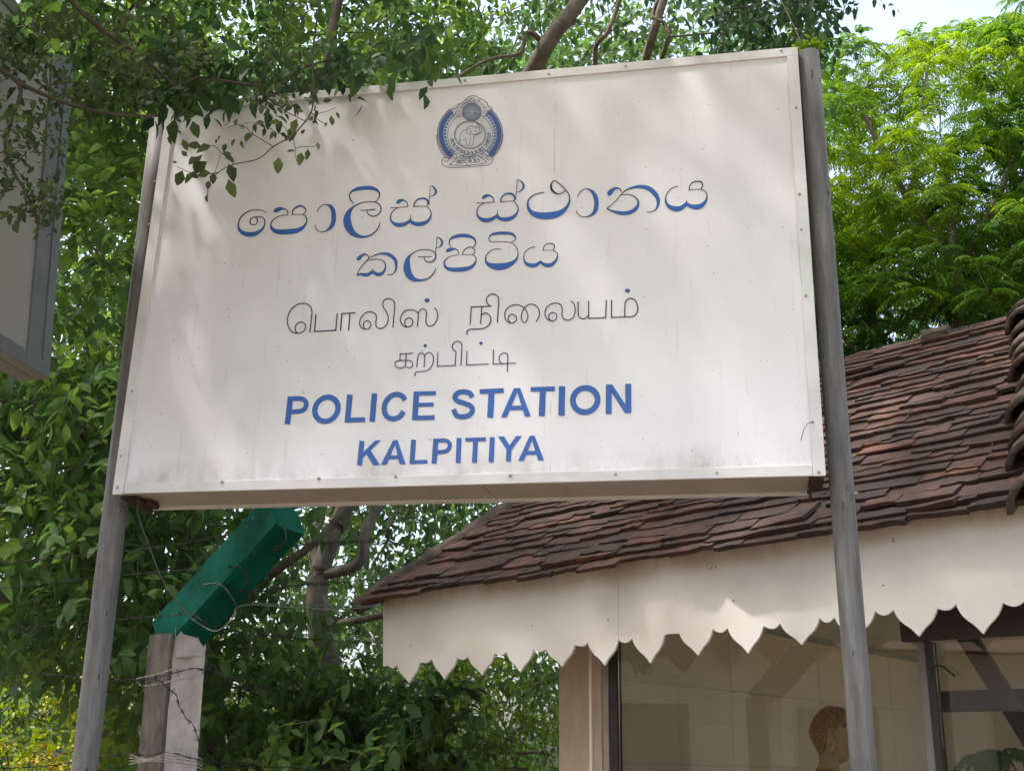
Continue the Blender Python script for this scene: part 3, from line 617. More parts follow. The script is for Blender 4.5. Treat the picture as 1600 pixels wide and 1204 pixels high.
for k, gi in enumerate((1, 0, 7, 3, 4, 2)): stamp(SET[gi], None, (520 + k * 54, 1043 - k * 3), 0, 44, 9)
for s_ in ([(285,1080),(280,1020),(310,985),(355,985),(385,1005),(350,1040),(310,1030)], [(285,1080),(330,1105),(380,1122),(500,1128),(700,1118),(880,1098),(950,1090),(1000,1060),(1015,1000),(995,965),(950,965),(920,990),(950,1020),(985,1010)],
           [(385,1085),(450,1040),(530,975),(620,945),(700,940),(790,950),(860,990),(930,1045)], [(385,1088),(560,1098),(700,1092),(850,1075),(930,1050)], [(400,1000),(430,960),(470,930),(500,950),(480,985),(440,990)],
           [(980,960),(900,940),(870,900),(900,870),(925,895)], [(340,960),(380,900),(420,870),(450,900)], [(400,890),(415,910),(430,895)], [(840,920),(870,950),(850,985),(810,960)], [(570,1085),(600,1100),(640,1085),(680,1102),(720,1080)],
           [(205,650),(215,760),(270,900),(340,985)], [(1165,640),(1150,760),(1100,870),(1010,955)]): es(s_, 9)
wobj('crest_ground', pymesh('crest_ground', emp.V, emp.F), sign, M['print_pale'])
crest = emb.obj('crest', M['print_slate'], sign); embb.obj('crest_fill', M['print_blue'], crest)

# ------------------------------------------------------------------ second board at the left edge
b_dir = None
A_ = at(75.7, 592, 4.35)                                # lower far corner
vp = ray(1090, 1196); vp = Vector((vp.x, vp.y, 0)).normalized()      # direction the board runs
nrm = Vector((vp.y, -vp.x, 0)).normalized()             # faces right, towards the road
H2 = on_plane(140, 95, A_, nrm).z - A_.z
Ub = (Vector((0, 0, 1)) - nrm * 0.062).normalized(); nrm = Ub.cross(vp).normalized() * (1 if Ub.cross(vp).dot(nrm) > 0 else -1)
brd = empty('side_signboard', (A_.x, A_.y - 1.2, 0), 'cream board in a dull grey metal frame seen edge-on at the picture\'s left edge', 'signboard')
def bb(name, s0, s1, z0, z1, o0, o1, mat, bevel=0.0):    # s measured back from the far end towards the viewer, o out of the face
    me = box_me(name, A_ - vp * s0 + Ub * z0 + nrm * o0, -vp * (s1 - s0), nrm * (o1 - o0), Ub * (z1 - z0), bevel); return wobj(name, me, brd, mat)
LB = 2.3
bb('panel', 0.01, LB - .01, 0.01, H2 - 0.01, -0.02, -0.006, M['board_face'])
bb('frame_strip', 0, 0.16, 0.0, H2, -0.05, 0.004, M['board_frame'], 0.002)
bb('frame_strip', 0.161, LB, 0.0, 0.06, -0.05, 0.003, M['board_frame'], 0.002)
bb('frame_strip', 0.161, LB, H2 - 0.06, H2, -0.05, 0.003, M['board_frame'], 0.002)
bb('frame_strip', 0.05, 0.065, 0.061, H2 - 0.061, 0.0045, 0.010, M['board_frame'], 0.001)
for s0 in (0.95, 1.75): bb('seam_strip', s0, s0 + 0.02, 0.061, H2 - 0.061, -0.0055, -0.003, M['board_frame'])
bb('back_sheet', 0.0, LB, 0.0, H2, -0.12, -0.051, M['board_frame'], 0.002)
for s0 in (1.30, LB - 0.05):
    p = A_ - vp * s0 - nrm * 0.20; wobj('pole', tube_me('pole', [p + Vector((0, 0, -A_.z)), p + Vector((0, 0, H2 * .9))], 0.035, 16), brd, M['pipe'])
    q = p + Vector((0, 0, .2)); wobj('bracket', box_me('bracket', q - vp * .02 - nrm * .03, vp * .04, nrm * .11, (0, 0, .04)), brd, M['rust'])

# ------------------------------------------------------------------ concrete fence post, green cranked arm, barbed wire
PD = 4.95
post = empty('fence_post', at(262, 1204, PD).to_2d().to_3d(), 'concrete fence post with half-whitewashed shaft and green painted cranked arm', 'fence post')
k1 = at(259, 1204, PD); k2 = at(277, 985, PD); k3 = at(446, 806, PD - 0.30)
fdir = Vector((0.813, -0.582, 0)).normalized()            # bright face looks right-front
sdir_ = Vector((-0.91, -0.42, 0)).normalized()          # dark face looks left-front
def prism(name, a, b_, w1, w2, ax, ay, mat, seg=8, jit=0.004):
    """square prism a->b with face axes ax, ay, chipped edges"""
    bm = bmesh.new(); rings = []
    for i in range(seg + 1):
        c = a + (b_ - a) * (i / seg); r = []
        for (u, v_) in ((-1, -1), (-.8, -1), (0, -1), (.8, -1), (1, -.8), (1, 0), (1, .8), (.8, 1), (0, 1), (-.8, 1), (-1, .8), (-1, 0), (-1, -.8)):
            p = c + ax * (u * w1 / 2) + ay * (v_ * w2 / 2)
            p += Vector((noise.noise(p * 14), noise.noise(p * 14 + Vector((5, 0, 0))), noise.noise(p * 14 + Vector((0, 5, 0))))) * jit
            r.append(bm.verts.new(p))
        rings.append(r)
    n_ = len(rings[0])
    for i in range(seg):
        for k in range(n_): bm.faces.new((rings[i][k], rings[i][(k + 1) % n_], rings[i + 1][(k + 1) % n_], rings[i + 1][k]))
    bm.faces.new(rings[0][::-1]); bm.faces.new(rings[-1]); bmesh.ops.recalc_face_normals(bm, faces=bm.faces)
    me = bpy.data.meshes.new(name); bm.to_mesh(me); bm.free(); return me
PW = 0.17
p0 = Vector((k1.x, k1.y, 0)) + (k2 - k1) * (-k1.z / (k2.z - k1.z)) * 1.0; p0 = k1 - (k2 - k1) * (k1.z / (k2.z - k1.z))
shaft = wobj('shaft', prism('shaft', p0, k2 - (k2 - k1).normalized() * 0.02, PW, PW, fdir.cross(Vector((0, 0, 1))), fdir, M['concrete'], 26), post, M['concrete'])
# whitewash coat on the right-front face, ragged edge
ux = fdir.cross(Vector((0, 0, 1))); ux = ux if ux.x > 0 else -ux
V, Fc = [], []; NN = 60
for i in range(NN + 1):
    t = i / NN; c = p0 + (k2 - p0) * (t * 1.0) + fdir * (PW / 2 + 0.004)
    e0 = -0.49 + 0.03 * noise.noise(Vector((t * 22, 0, 0))) + 0.03 * noise.noise(Vector((t * 80, 0, 0))); e1 = 0.47 + 0.02 * noise.noise(Vector((t * 40, 7, 0)))
    for k in range(5): V.append(c + ux * PW * (e0 + (e1 - e0) * k / 4) + fdir * 0.002 * noise.noise(Vector((t * 60, k, 2))))
    if i:
        for k in range(4): a = (i - 1) * 5 + k; Fc.append((a, a + 1, a + 6, a + 5))
wobj('whitewash_coat', pymesh('whitewash_coat', V, Fc, True), post, M['whitewash'])
ad_ = (k3 - k2).normalized(); ax_ = ad_.cross(fdir).normalized(); ay_ = ax_.cross(ad_).normalized()
arm0 = k2 - ad_ * 0.03 + Vector((0, 0, -0.02))
wobj('arm', prism('arm', arm0, k3, PW * 0.92, PW * 0.95, ax_, ay_, M['green_paint'], 16, 0.005), post, M['green_paint'])
# paint runs down over the elbow; tongue of whitewash runs up the arm
def blob_patch(name, pts, off, mat, n_off):
    V = [Vector(p) + n_off * off for p in pts]; return wobj(name, pymesh(name, V, [tuple(range(len(V)))]), post, mat)
fp = k2 + fdir * (PW / 2 + 0.0075)
def fpx(px, py): return on_plane(px, py, fp, fdir)
blob_patch('paint_run', [fpx(*q) for q in ((300,965),(322,968),(331,985),(326,1000),(315,1012),(309,1016),(303,1008),(301,1000),(297,985))], 0.002, M['green_paint'], fdir)
blob_patch('white_tongue', [fpx(*q) for q in ((269,1006),(272,992),(281,982),(293,970),(297,967),(300,975),(303,985),(305,1000),(312,1010),(313,1022),(290,1026),(268,1026))], 0.022, M['whitewash'], fdir)

def wire_strand(name, pts, mat, label, r=0.0015, barb=0.11, group='barbed wire strands on the fence', coil=True):
    P = catmull([tuple(Vector(p)) for p in pts], 10); P = [Vector(p) for p in P]
    # resample
    L_ = [0]
    for a, b_ in zip(P, P[1:]): L_.append(L_[-1] + (b_ - a).length)
    def pt(s):
        for i in range(len(P) - 1):
            if L_[i + 1] >= s: q = (s - L_[i]) / max(L_[i + 1] - L_[i], 1e-9); return P[i].lerp(P[i + 1], q), (P[i + 1] - P[i]).normalized()
        return P[-1], (P[-1] - P[-2]).normalized()
    n_ = int(L_[-1] / 0.012) + 2; A, B_ = [], []
    for i in range(n_):
        s = L_[-1] * i / (n_ - 1); p, t = pt(s); u = t.cross(Vector((0, 0, 1))).normalized(); w_ = t.cross(u); a = s * 80
        p = p + Vector((0, 0, noise.noise(p * 3)) ) * 0.006
        A.append(p + (u * math.cos(a) + w_ * math.sin(a)) * r); B_.append(p - (u * math.cos(a) + w_ * math.sin(a)) * r)
    T = [(A, r * .8), (B_, r * .8)] if coil else [([(x + y) / 2 for x, y in zip(A, B_)], r)]
    root = wobj(name, tubes_me(name, T, 4), None, mat); props(root, label, 'barbed wire' if barb else 'wire', group)
    if barb:
        s = barb * 0.6; bl = []
        while s < L_[-1]:
            p, t = pt(s); p = p + Vector((0, 0, noise.noise(p * 3))) * 0.006; u = t.cross(Vector((0, 0, 1))).normalized(); w_ = t.cross(u)
            for q in range(2):
                a = random.uniform(0, 6.28); d = (u * math.cos(a) + w_ * math.sin(a)); e = t.cross(d); c = p + t * (q * .006)
                ring = [c + (d * math.cos(x) + e * math.sin(x)) * r * 2.2 for x in np.linspace(0, 5.2, 7)]
                bl.append(([c - d * .019 + t * .004] + ring + [c + d * .019 - t * .004], r * .65))
            s += barb * random.uniform(.85, 1.15)
        b_o = wobj('barbs', tubes_me('barbs', bl, 4), None, mat); b_o.parent = root; b_o['kind'] = 'stuff'
    return root
def P_(px, py, y): return at(px, py, y)
wire_strand('barbed_wire', [P_(-60, 885, 5.3), P_(120, 868, 5.2), P_(266, 852, 5.05), P_(340, 838, 4.9), P_(431, 821, 4.60), P_(447, 845, 4.52), P_(430, 860, 4.6), P_(480, 850, 5.6), P_(560, 846, 8.5), P_(640, 850, 12)], M['wire_dark'], 'topmost dark barbed wire strand tied near the green arm\'s tip')
wire_strand('barbed_wire', [P_(-60, 925, 5.3), P_(100, 908, 5.15), P_(235, 894, 5.0), P_(330, 888, 4.8), P_(372, 885, 4.62), P_(388, 905, 4.6), P_(382, 925, 4.7), P_(460, 915, 5.8), P_(545, 908, 8.5), P_(640, 900, 12)], M['wire_dark'], 'dark barbed wire strand crossing the middle of the green arm')
wire_strand('barbed_wire', [P_(-60, 995, 5.2), P_(60, 978, 5.1), P_(180, 968, 4.98), P_(262, 962, 4.8), P_(300, 958, 4.76), P_(335, 978, 4.74), P_(420, 992, 5.8), P_(520, 1000, 8.2), P_(640, 1005, 12)], M['wire_dark'], 'dark barbed wire strand crossing just above the green arm\'s elbow')
wire_strand('barbed_wire', [P_(-60, 1048, 5.1), P_(60, 1052, 5.0), P_(150, 1062, 4.9), P_(205, 1062, 4.84), P_(240, 1058, 4.78), P_(270, 1050, 4.76), P_(306, 1043, 4.78), P_(330, 1050, 5.0), P_(420, 1075, 6.5), P_(500, 1085, 9)], M['wire_dark'], 'dark barbed wire strand tied round the shaft just below the elbow')
wire_strand('barbed_wire', [P_(-60, 1202, 5.1), P_(80, 1195, 5.0), P_(190, 1178, 4.86), P_(230, 1180, 4.78), P_(265, 1176, 4.76), P_(305, 1186, 4.78), P_(345, 1192, 5.0), P_(560, 1204, 6.9), P_(700, 1206, 9)], M['wire_dark'], 'dark barbed wire strand lowest in view, passing the foot of the shaft')
wire_strand('barbed_wire', [P_(205, 1060, 4.84), P_(225, 1068, 4.78), P_(245, 1060, 4.76), P_(264, 1075, 4.76), P_(276, 1085, 4.76), P_(279, 1100, 4.76), P_(286, 1112, 4.76), P_(292, 1124, 4.76), P_(300, 1130, 4.77), P_(308, 1150, 4.8), P_(318, 1190, 4.8), P_(322, 1230, 4.8)], M['wire_dark'], 'loose barbed wire end dangling down the whitewashed face', barb=0.05)
wire_strand('tie_wire', [P_(213, 1060, 4.84), P_(250, 1050, 4.76), P_(280, 1042, 4.75), P_(306, 1044, 4.78), P_(303, 1056, 4.78), P_(270, 1062, 4.75), P_(225, 1070, 4.80), P_(212, 1062, 4.86)], M['wire_paint'], 'pale tie wire wound round the shaft under the elbow', barb=0, group='tie wires on the post')
for kx in range(4):
    oy = kx * 5
    wire_strand('tie_wire', [P_(202, 1178 + oy, 4.86), P_(232, 1186 + oy - kx * 4, 4.775), P_(265, 1176 + oy, 4.755), P_(300, 1180 + oy, 4.78), P_(318, 1188 + oy, 4.8)], M['wire_paint'], 'pale tie wire in the tangle round the foot of the visible shaft', barb=0, group='tie wires in the lowest tangle')
wire_strand('tie_wire', [P_(318, 912, 4.66), P_(338, 910, 4.62), P_(352, 918, 4.6), P_(362, 932, 4.6), P_(370, 946, 4.64), P_(368, 955, 4.7)], M['wire'], 'bare tie wire looped over the green arm', barb=0, group=None)
# grey-green cable hanging from the sign's lower left corner and round the arm
cab = [at(214, 793, 4.22), at(219, 815, 4.26), at(233, 852, 4.36), at(254, 905, 4.5), at(289, 956, 4.66), at(316, 977, 4.70), at(339, 985, 4.68), at(362, 967, 4.66), at(372, 948, 4.68), at(400, 944, 4.8), at(450, 948, 5.1), at(520, 951, 5.6), at(575, 948, 6.4), at(600, 944, 7.1)]
props(wobj('cable', tube_me('cable', catmull([tuple(p) for p in cab], 8), 0.0028, 6), None, M['cable']), 'thin grey-green cable sagging from the sign corner over the green arm to the eave', 'cable')
cab = [at(398, 941, 4.82), at(450, 944, 5.1), at(520, 945, 5.6), at(572, 946, 6.4), at(600, 941, 7.1)]
props(wobj('cable', tube_me('cable', catmull([tuple(p) for p in cab], 8), 0.0022, 6), None, M['cable']), 'short grey cable strung between green arm and tiled eave, just above the other', 'cable')
# ------------------------------------------------------------------ the tiled shrine building
BY = R(-40.3); be = Vector((math.cos(BY), math.sin(BY), 0)); bn = Vector((-math.sin(BY), math.cos(BY), 0))    # along the eave, into the building
bes = Vector((be.x, be.y, 0.0245)).normalized()
P0 = at(598, 940, 7.15)
def bpx(px, py, back=0.0): return on_plane(px, py, P0 + bn * back, bn)
kiosk = empty('shrine_building', (P0.x + 2.2 * be.x + bn.x, P0.y + 2.2 * be.y + bn.y, 0), 'small glazed shrine building with brown clay tile roof and cream scalloped fascia', 'building')
# scalloped fascia: outline along the lower edge as cut in the boards
z8 = lambda x, y: (560 + x / 2.5944, 740 + y / 2.5944); z9 = lambda x, y: (1050 + x / 2.5944, 740 + y / 2.5944)
low = [('n', z8(100,780)), ('a', z8(118,776)), ('n', z8(137,787)), ('c', z8(156,775)), ('t', z8(205,848)), ('c', z8(249,763)), ('n', z8(272,766)), ('c', z8(297,748)), ('t', z8(348,832)), ('c', z8(400,744)), ('n', z8(422,753)), ('c', z8(443,739)),
       ('t', z8(500,815)), ('c', z8(552,724)), ('n', z8(576,736)), ('c', z8(599,719)), ('t', z8(655,803)), ('c', z8(710,708)), ('n', z8(735,721)), ('c', z8(760,708)), ('t', z8(825,780)), ('c', z8(877,691)), ('n', z8(903,699)), ('c', z8(929,684)),
       ('t', z8(997,775)), ('c', z8(1053,671)), ('n', z8(1080,684)), ('c', z8(1109,665)), ('t', z8(1183,767)), ('c', z8(1240,652)), ('n', z8(1270,647)), ('c', z8(1300,645)), ('t', z9(105,735)), ('c', z9(165,628)), ('n', z9(196,643)), ('c', z9(225,624)),
       ('t', z9(308,727)), ('c', z9(370,614)), ('n', z9(405,628)), ('c', z9(438,604)), ('t', z9(525,692)), ('c', z9(598,583)), ('n', z9(626,602)), ('c', z9(658,580)), ('t', z9(745,672)), ('c', z9(822,554)), ('n', z9(858,573)), ('c', z9(897,550)),
       ('t', z9(1000,658)), ('c', z9(1075,544)), ('n', z9(1110,553)), ('c', z9(1150,527)), ('t', z9(1260,648)), ('c', z9(1340,521)), ('n', z9(1386,537)), ('c', z9(1430,510)), ('t', z9(1550,618)), ('c', z9(1640,485)), ('n', z9(1690,500)), ('c', z9(1740,474)),
       ('t', z9(1880,600)), ('c', z9(1980,450)), ('n', z9(2040,465)), ('c', z9(2100,438)), ('t', z9(2260,570)), ('c', z9(2380,405))]
edge = []
for (k0_, a), (k1_, b_) in zip(low, low[1:]):
    edge.append(a)
    if k0_ == 'c' and k1_ == 't': us = ((.10, .20), (.25, .40), (.45, .56), (.65, .68), (.85, .85))
    elif k0_ == 't' and k1_ == 'c': us = ((.15, .15), (.35, .32), (.55, .44), (.75, .60), (.9, .80))
    elif k0_ == 'c': us = ((.25, .45), (.6, .85))
    elif k1_ == 'c': us = ((.4, .15), (.75, .55))
    else: us = ()
    for u, v_ in us: edge.append((a[0] + (b_[0] - a[0]) * u, a[1] + (b_[1] - a[1]) * v_))
edge.append(low[-1][1])
def topy(px): return 937 - 0.1467 * (px - 598)
def fascia(seg, name='fascia_board', th=0.016, back=0.0):
    bm = bmesh.new(); lows = [bm.verts.new(bpx(*q, back)) for q in seg]
    lay = None
    mids = [bm.verts.new(bpx(q[0], topy(q[0]) + 34, back)) for q in seg]; tops = [bm.verts.new(bpx(q[0], topy(q[0]) - 4, back)) for q in seg]
    fs = []
    for i in range(len(seg) - 1):
        if seg[i + 1][0] - seg[i][0] < 0.05: continue
        fs.append(bm.faces.new((lows[i], lows[i + 1], mids[i + 1], mids[i]))); fs.append(bm.faces.new((mids[i], mids[i + 1], tops[i + 1], tops[i])))
    r = bmesh.ops.extrude_face_region(bm, geom=fs); bmesh.ops.translate(bm, verts=[v for v in r['geom'] if isinstance(v, bmesh.types.BMVert)], vec=bn * th)
    bmesh.ops.recalc_face_normals(bm, faces=bm.faces)
    me = bpy.data.meshes.new(name); bm.to_mesh(me); bm.free()
    at_ = me.attributes.new('top_band', 'FLOAT', 'POINT')
    for i, v in enumerate(me.vertices):
        s = (v.co - P0).dot(be); zt = P0.z + 0.0245 * s; at_.data[i].value = max(0, min(1, 1.0 - (zt - v.co.z) / 0.09))
    return wobj(name, me, kiosk, M['fascia'])
i1 = min(range(len(edge)), key=lambda i: abs(edge[i][0] - z8(1053, 671)[0])); i2 = min(range(len(edge)), key=lambda i: abs(edge[i][0] - z9(822, 554)[0]))
mono_e = [edge[0]]
for q in edge[1:]:
    if q[0] > mono_e[-1][0] + 0.05: mono_e.append(q)
i1 = min(range(len(mono_e)), key=lambda i: abs(mono_e[i][0] - z8(1053, 671)[0])); i2 = min(range(len(mono_e)), key=lambda i: abs(mono_e[i][0] - 1343))
s2 = mono_e[i1:i2 + 1]; s2 = [(s2[0][0] + 0.5, s2[0][1])] + s2[1:]; s3 = mono_e[i2:]; s3 = [(s3[0][0] + 0.4, s3[0][1])] + s3[1:]
fascia(mono_e[:i1 + 1]); fascia(s2); fascia(s3, back=-0.004)
# side fascia running back from the left corner (unseen from here, real from the side)
L0 = bpx(598, 1025); zlo = L0.z
wobj('side_fascia', box_me('side_fascia', Vector((P0.x, P0.y, P0.z - 0.13)) + bn * 0.017, bn * 3.2, be * 0.016, Vector((0, 0, 0.12))), kiosk, M['fascia'])

for (px, py) in ((786,920),(641,1008),(831,977),(950,968),(1112,887),(1118,885),(1146,938),(1395,841),(1396,844.5),(1380,914)):
    c_ = bpx(px, py, -0.001 if px < 1343 else -0.005); v, f = tube_data([c_ + bn * .003, c_ - bn * .001], 0.0038, 7); wobj('nail_head', pymesh('nail_head', v, f), kiosk, M['rust'])
# walls. WB = how far the glazed wall stands behind the fascia
WB = 0.34
def wall_s(px, py): return (bpx(px, py, WB) - P0).dot(be)
zE = P0.z - 0.02
def wbox(name, s0, s1, b0, b1, z0, z1, mat, bevel=0.0):
    o = Vector((P0.x, P0.y, 0)) + be * s0 + bn * b0 + Vector((0, 0, z0))
    return wobj(name, box_me(name, o, be * (s1 - s0), bn * (b1 - b0), Vector((0, 0, z1 - z0)), bevel), kiosk, mat)
sp0, sp1 = wall_s(873, 1100), wall_s(921, 1100); sb1 = wall_s(925.5, 1120); sf1 = wall_s(939, 1120); sf2 = wall_s(948, 1120); sk1 = wall_s(960, 1120)
sm0, sm1, sm2 = wall_s(1434.5, 1060), wall_s(1446.5, 1060), wall_s(1457, 1060); zb0 = bpx(1500, 998, WB).z; zb1 = bpx(1500, 940, WB).z
SR = sm1 + 1.9; DB = 3.0
wbox('pillar', sp0, sp1, WB, WB + 0.16, 0, zE, M['wall_paint'], 0.003)
wbox('bead', sp1 + .001, sb1, WB - .006, WB + 0.05, 0, zE, M['bead'])
wbox('window_frame', sb1 + .001, sf1, WB + 0.004, WB + 0.06, 0, zE, M['wall_paint'])
wbox('window_frame', sf1 + .001, sf2, WB + 0.014, WB + 0.06, 0, zE, M['frame_paint'])
wbox('window_frame', sf2 + .001, sk1, WB + 0.022, WB + 0.07, 0.4, zE, M['black'])
wbox('window_frame', sm0, sm1, WB + 0.02, WB + 0.075, 0.4, zE, M['grey_frame'], 0.002)
wbox('window_frame', sm1 + .001, sm2, WB + 0.018, WB + 0.08, 0.4, zb0, M['black'])
wbox('lintel', wall_s(1409, 970), SR, WB - 0.03, WB + 0.017, zb0, zb1 + .06, M['brown_wood'], 0.003)
wbox('pillar', SR, SR + 0.16, WB, WB + 0.16, 0, zE, M['wall_paint'], 0.003)
wbox('sill_wall', sk1 + .001, SR - .001, WB + 0.01, WB + 0.12, 0, 0.6, M['wall_paint'])
wbox('window_glass', sk1 + .001, sm0 - .001, WB + 0.040, WB + 0.044, 0.601, zE, M['glass'])
wbox('window_glass', sm2 + .001, SR - .001, WB + 0.046, WB + 0.050, 0.601, zb0 - .001, M['glass'])
# room: side wall of large beige tiles, border, back wall, ceiling, floor
sl = sk1 - 0.03
FX = None
nside = be; pside = P0 + be * (sl + 0.0)
def spx(px, py): return on_plane(px, py, pside, be)
zf1, zf0 = spx(1431, 1013).z, spx(1431, 1033.5).z
print('DBNEED', (spx(1431, 1020) - P0).dot(bn), zf1, zf0, zE)
DB = min(5.5, max(DB, (spx(1436, 1020) - P0).dot(bn) + 0.05))
wbox('side_wall', sl - 0.13, sl - 0.02, WB + 0.165, DB, 0, zE, M['wall_paint'])
tz = [0.02]
zs_ = [spx(1100, 1195).z, spx(1150, 1080).z]
rows = sorted({round(z, 3) for z in (0.02, zs_[0] - 2 * (zs_[1] - zs_[0]), zs_[0] - (zs_[1] - zs_[0]), zs_[0], zs_[1], zf0)})
rows = [z for z in rows if 0.0 < z <= zf0 + .001]
for r0, r1 in zip(rows, rows[1:]):
    b0_ = WB + 0.08; k = 0
    while b0_ < DB - 0.02:
        b1_ = min(b0_ + 0.60, DB - 0.005); wbox('wall_tile', sl - 0.019, sl - 0.001 * (k % 2), b0_, b1_ - 0.0035, r0 + .0015, r1 - .0015, M['inner_tile']); b0_ = b1_; k += 1
b0_ = WB + 0.08; k = 0
while b0_ < DB - 0.02:
    b1_ = min(b0_ + 0.30, DB - 0.005); wbox('border_tile', sl - 0.019, sl + 0.002, b0_, b1_ - 0.003, zf0 + .001, zf1 - .001, M['granite']); b0_ = b1_; k += 1
wbox('side_wall_top', sl - 0.019, sl - 0.006, WB + 0.08, DB - .005, zf1 + .001, zE - .03, M['plaster'])
wbox('moulding', sl - 0.004, sl + 0.006, WB + 0.9, DB - .2, zf1 + 0.055, zf1 + 0.067, M['brown_wood'])
wbox('back_wall', sl - 0.13, SR + 0.16, DB, DB + 0.12, 0, zE, M['plaster'])
wbox('right_wall', SR + 0.02, SR + 0.15, WB + 0.165, DB, 0, 0.6, M['plaster'])
wbox('window_glass', SR + 0.05, SR + 0.054, WB + 0.165, DB, 0.602, zE - .03, M['glass'])  # side glazing over a low wall, added to let sky light brighten the room
wbox('ceiling', sl, SR, 0.03, DB - .002, zE - 0.024, zE - 0.01, M['plaster'])
wbox('room_floor', sl, SR, WB + .13, DB - .002, 0.03, 0.10, M['inner_tile'])
# a sloping brown strut and shelf rail inside the right pane, hook on the mullion
q0 = at(1505, 990, bpx(1505, 990, 1.3).y); q1 = at(1590, 1125, bpx(1590, 1125, 1.3).y)
dq = (q1 - q0).normalized(); sd = dq.cross(bn).normalized() * 0.09
wobj('strut', box_me('strut', q0 - sd / 2 - dq * .3, sd, bn * 0.07, (q1 - q0) + dq * .5, 0.004), kiosk, M['brown_wood'])
qs = bpx(1463, 1112, 1.6); wobj('rail', box_me('rail', qs, be * 1.4, bn * 0.05, Vector((0, 0, 0.11)), 0.004), kiosk, M['brown_wood'])
hk = [bpx(px, py, WB + 0.0) for px, py in ((1454, 1060), (1453, 1046), (1460, 1040), (1467, 1039), (1475, 1042), (1484, 1049), (1492, 1056))]
wobj('hook', tube_me('hook', catmull([tuple(p) for p in hk], 6), 0.0045, 6), kiosk, M['black'])

# ---- statue of a seated Buddha behind the glass
hc = at(1303, 1150, bpx(1303, 1150, 1.25).y)       # centre of the head
st = empty('buddha_statue', (hc.x, hc.y, 0.1), 'seated Buddha statue with brown snail-curl hair behind the left window pane', 'statue')
face_d = Vector((0.93, -0.22, -0.12)).normalized(); up_d = Vector((0.06, 0, 1)).normalized(); side_d = up_d.cross(face_d).normalized()   # looks to the right
if side_d.y > 0: side_d = -side_d
up_d = face_d.cross(side_d).normalized(); up_d = up_d if up_d.z > 0 else -up_d
HS = 0.122
def hp(f_, s_, u_): return hc + face_d * f_ * HS + side_d * s_ * HS + up_d * u_ * HS
bm = bmesh.new(); bmesh.ops.create_uvsphere(bm, u_segments=32, v_segments=24, radius=1.0)
for v in bm.verts:
    x, y, z = v.co; f_, s_, u_ = x, y, z
    fx = f_ * 0.98; sx_ = s_ * 0.80; uz = u_ * 1.22
    if uz < 0: sx_ *= 1 + 0.28 * uz; fx *= (1 + 0.16 * uz) if f_ > 0 else (1 + 0.42 * uz)
    if f_ > 0.5: # nose, brow, lips, chin along the profile
        c_ = math.exp(-(s_ / 0.16) ** 2)
        fx += 0.20 * c_ * math.exp(-((uz + 0.18) / 0.15) ** 2) + 0.09 * c_ * math.exp(-((uz + 0.02) / 0.18) ** 2) + 0.08 * math.exp(-(s_ / .25) ** 2) * math.exp(-((uz + 0.55) / 0.09) ** 2) + 0.08 * math.exp(-(s_ / .3) ** 2) * math.exp(-((uz + 0.90) / 0.16) ** 2)
        fx -= 0.06 * math.exp(-((abs(s_) - 0.34) / 0.13) ** 2) * math.exp(-((uz + 0.03) / 0.10) ** 2)
    v.co = hp(fx, sx_, uz)
# neck, torso and folded legs as one surface of stacked rings appended below
def ringbody(levels, n=28):
    prev = None
    for (u_, cf, rf, rs) in levels:
        rg = [bm.verts.new(hp(cf + rf * math.cos(t), rs * math.sin(t), u_)) for t in np.linspace(0, 2 * math.pi, n, endpoint=False)]
        if prev:
            for k in range(n): bm.faces.new((prev[k], prev[(k + 1) % n], rg[(k + 1) % n], rg[k]))
        else: bm.faces.new(rg)
        prev = rg
    bm.faces.new(prev[::-1])
ringbody([(-0.7, -0.12, .46, .46), (-1.2, -0.15, .43, .45), (-1.45, -0.15, .5, .6), (-1.62, -0.15, .62, 1.3), (-1.9, -0.15, .75, 1.85), (-2.6, -0.12, .85, 1.9), (-3.6, -0.1, .8, 1.55), (-4.6, 0.0, .9, 1.5), (-5.0, 0.6, 1.7, 2.6), (-5.5, 0.7, 2.0, 3.0), (-6.1, 0.7, 2.0, 2.9)])
bmesh.ops.recalc_face_normals(bm, faces=bm.faces)
me = bpy.data.meshes.new('body'); bm.to_mesh(me); bm.free(); me.polygons.foreach_set('use_smooth', [True] * len(me.polygons)); wobj('body', me, st, M['skin_gilt'])
bm = bmesh.new(); hb = bmesh.new()
nh = 0
for (f_, s_, u_) in [(math.sqrt(max(0, 1 - u * u)) * math.cos(i * 2.399963), math.sqrt(max(0, 1 - u * u)) * math.sin(i * 2.399963), u) for i, u in enumerate(np.linspace(0.995, -0.995, 430))]:
    uz = u_ * 1.22
    hl = 0.42 + 0.0 * f_ if f_ > 0.3 else (0.42 - (0.3 - f_) * 1.25)      # hairline falls towards the nape
    if f_ <= 0.3 and abs(s_) > 0.6 and f_ > -0.35: hl = max(hl, 0.05 + f_ * 0.9)
    if uz < max(hl, -0.85): continue
    fx, sx_ = f_ * 0.98, s_ * 0.80
    if uz < 0: sx_ *= 1 + 0.28 * uz; fx *= (1 + 0.42 * uz)
    c = hp(fx * 1.03, sx_ * 1.03, uz * 1.02); 
    r = bmesh.ops.create_icosphere(hb, subdivisions=2, radius=HS * 0.09, matrix=Matrix.Translation(c)); nh += 1
for i, u in enumerate(np.linspace(0.99, -0.3, 60)):   # top knot
    rr = math.sqrt(1 - u * u); c = hp(-0.12 + 0.36 * rr * math.cos(i * 2.4), 0.36 * rr * math.sin(i * 2.4), 1.10 + 0.16 * u)
    bmesh.ops.create_icosphere(hb, subdivisions=1, radius=HS * 0.065, matrix=Matrix.Translation(c))
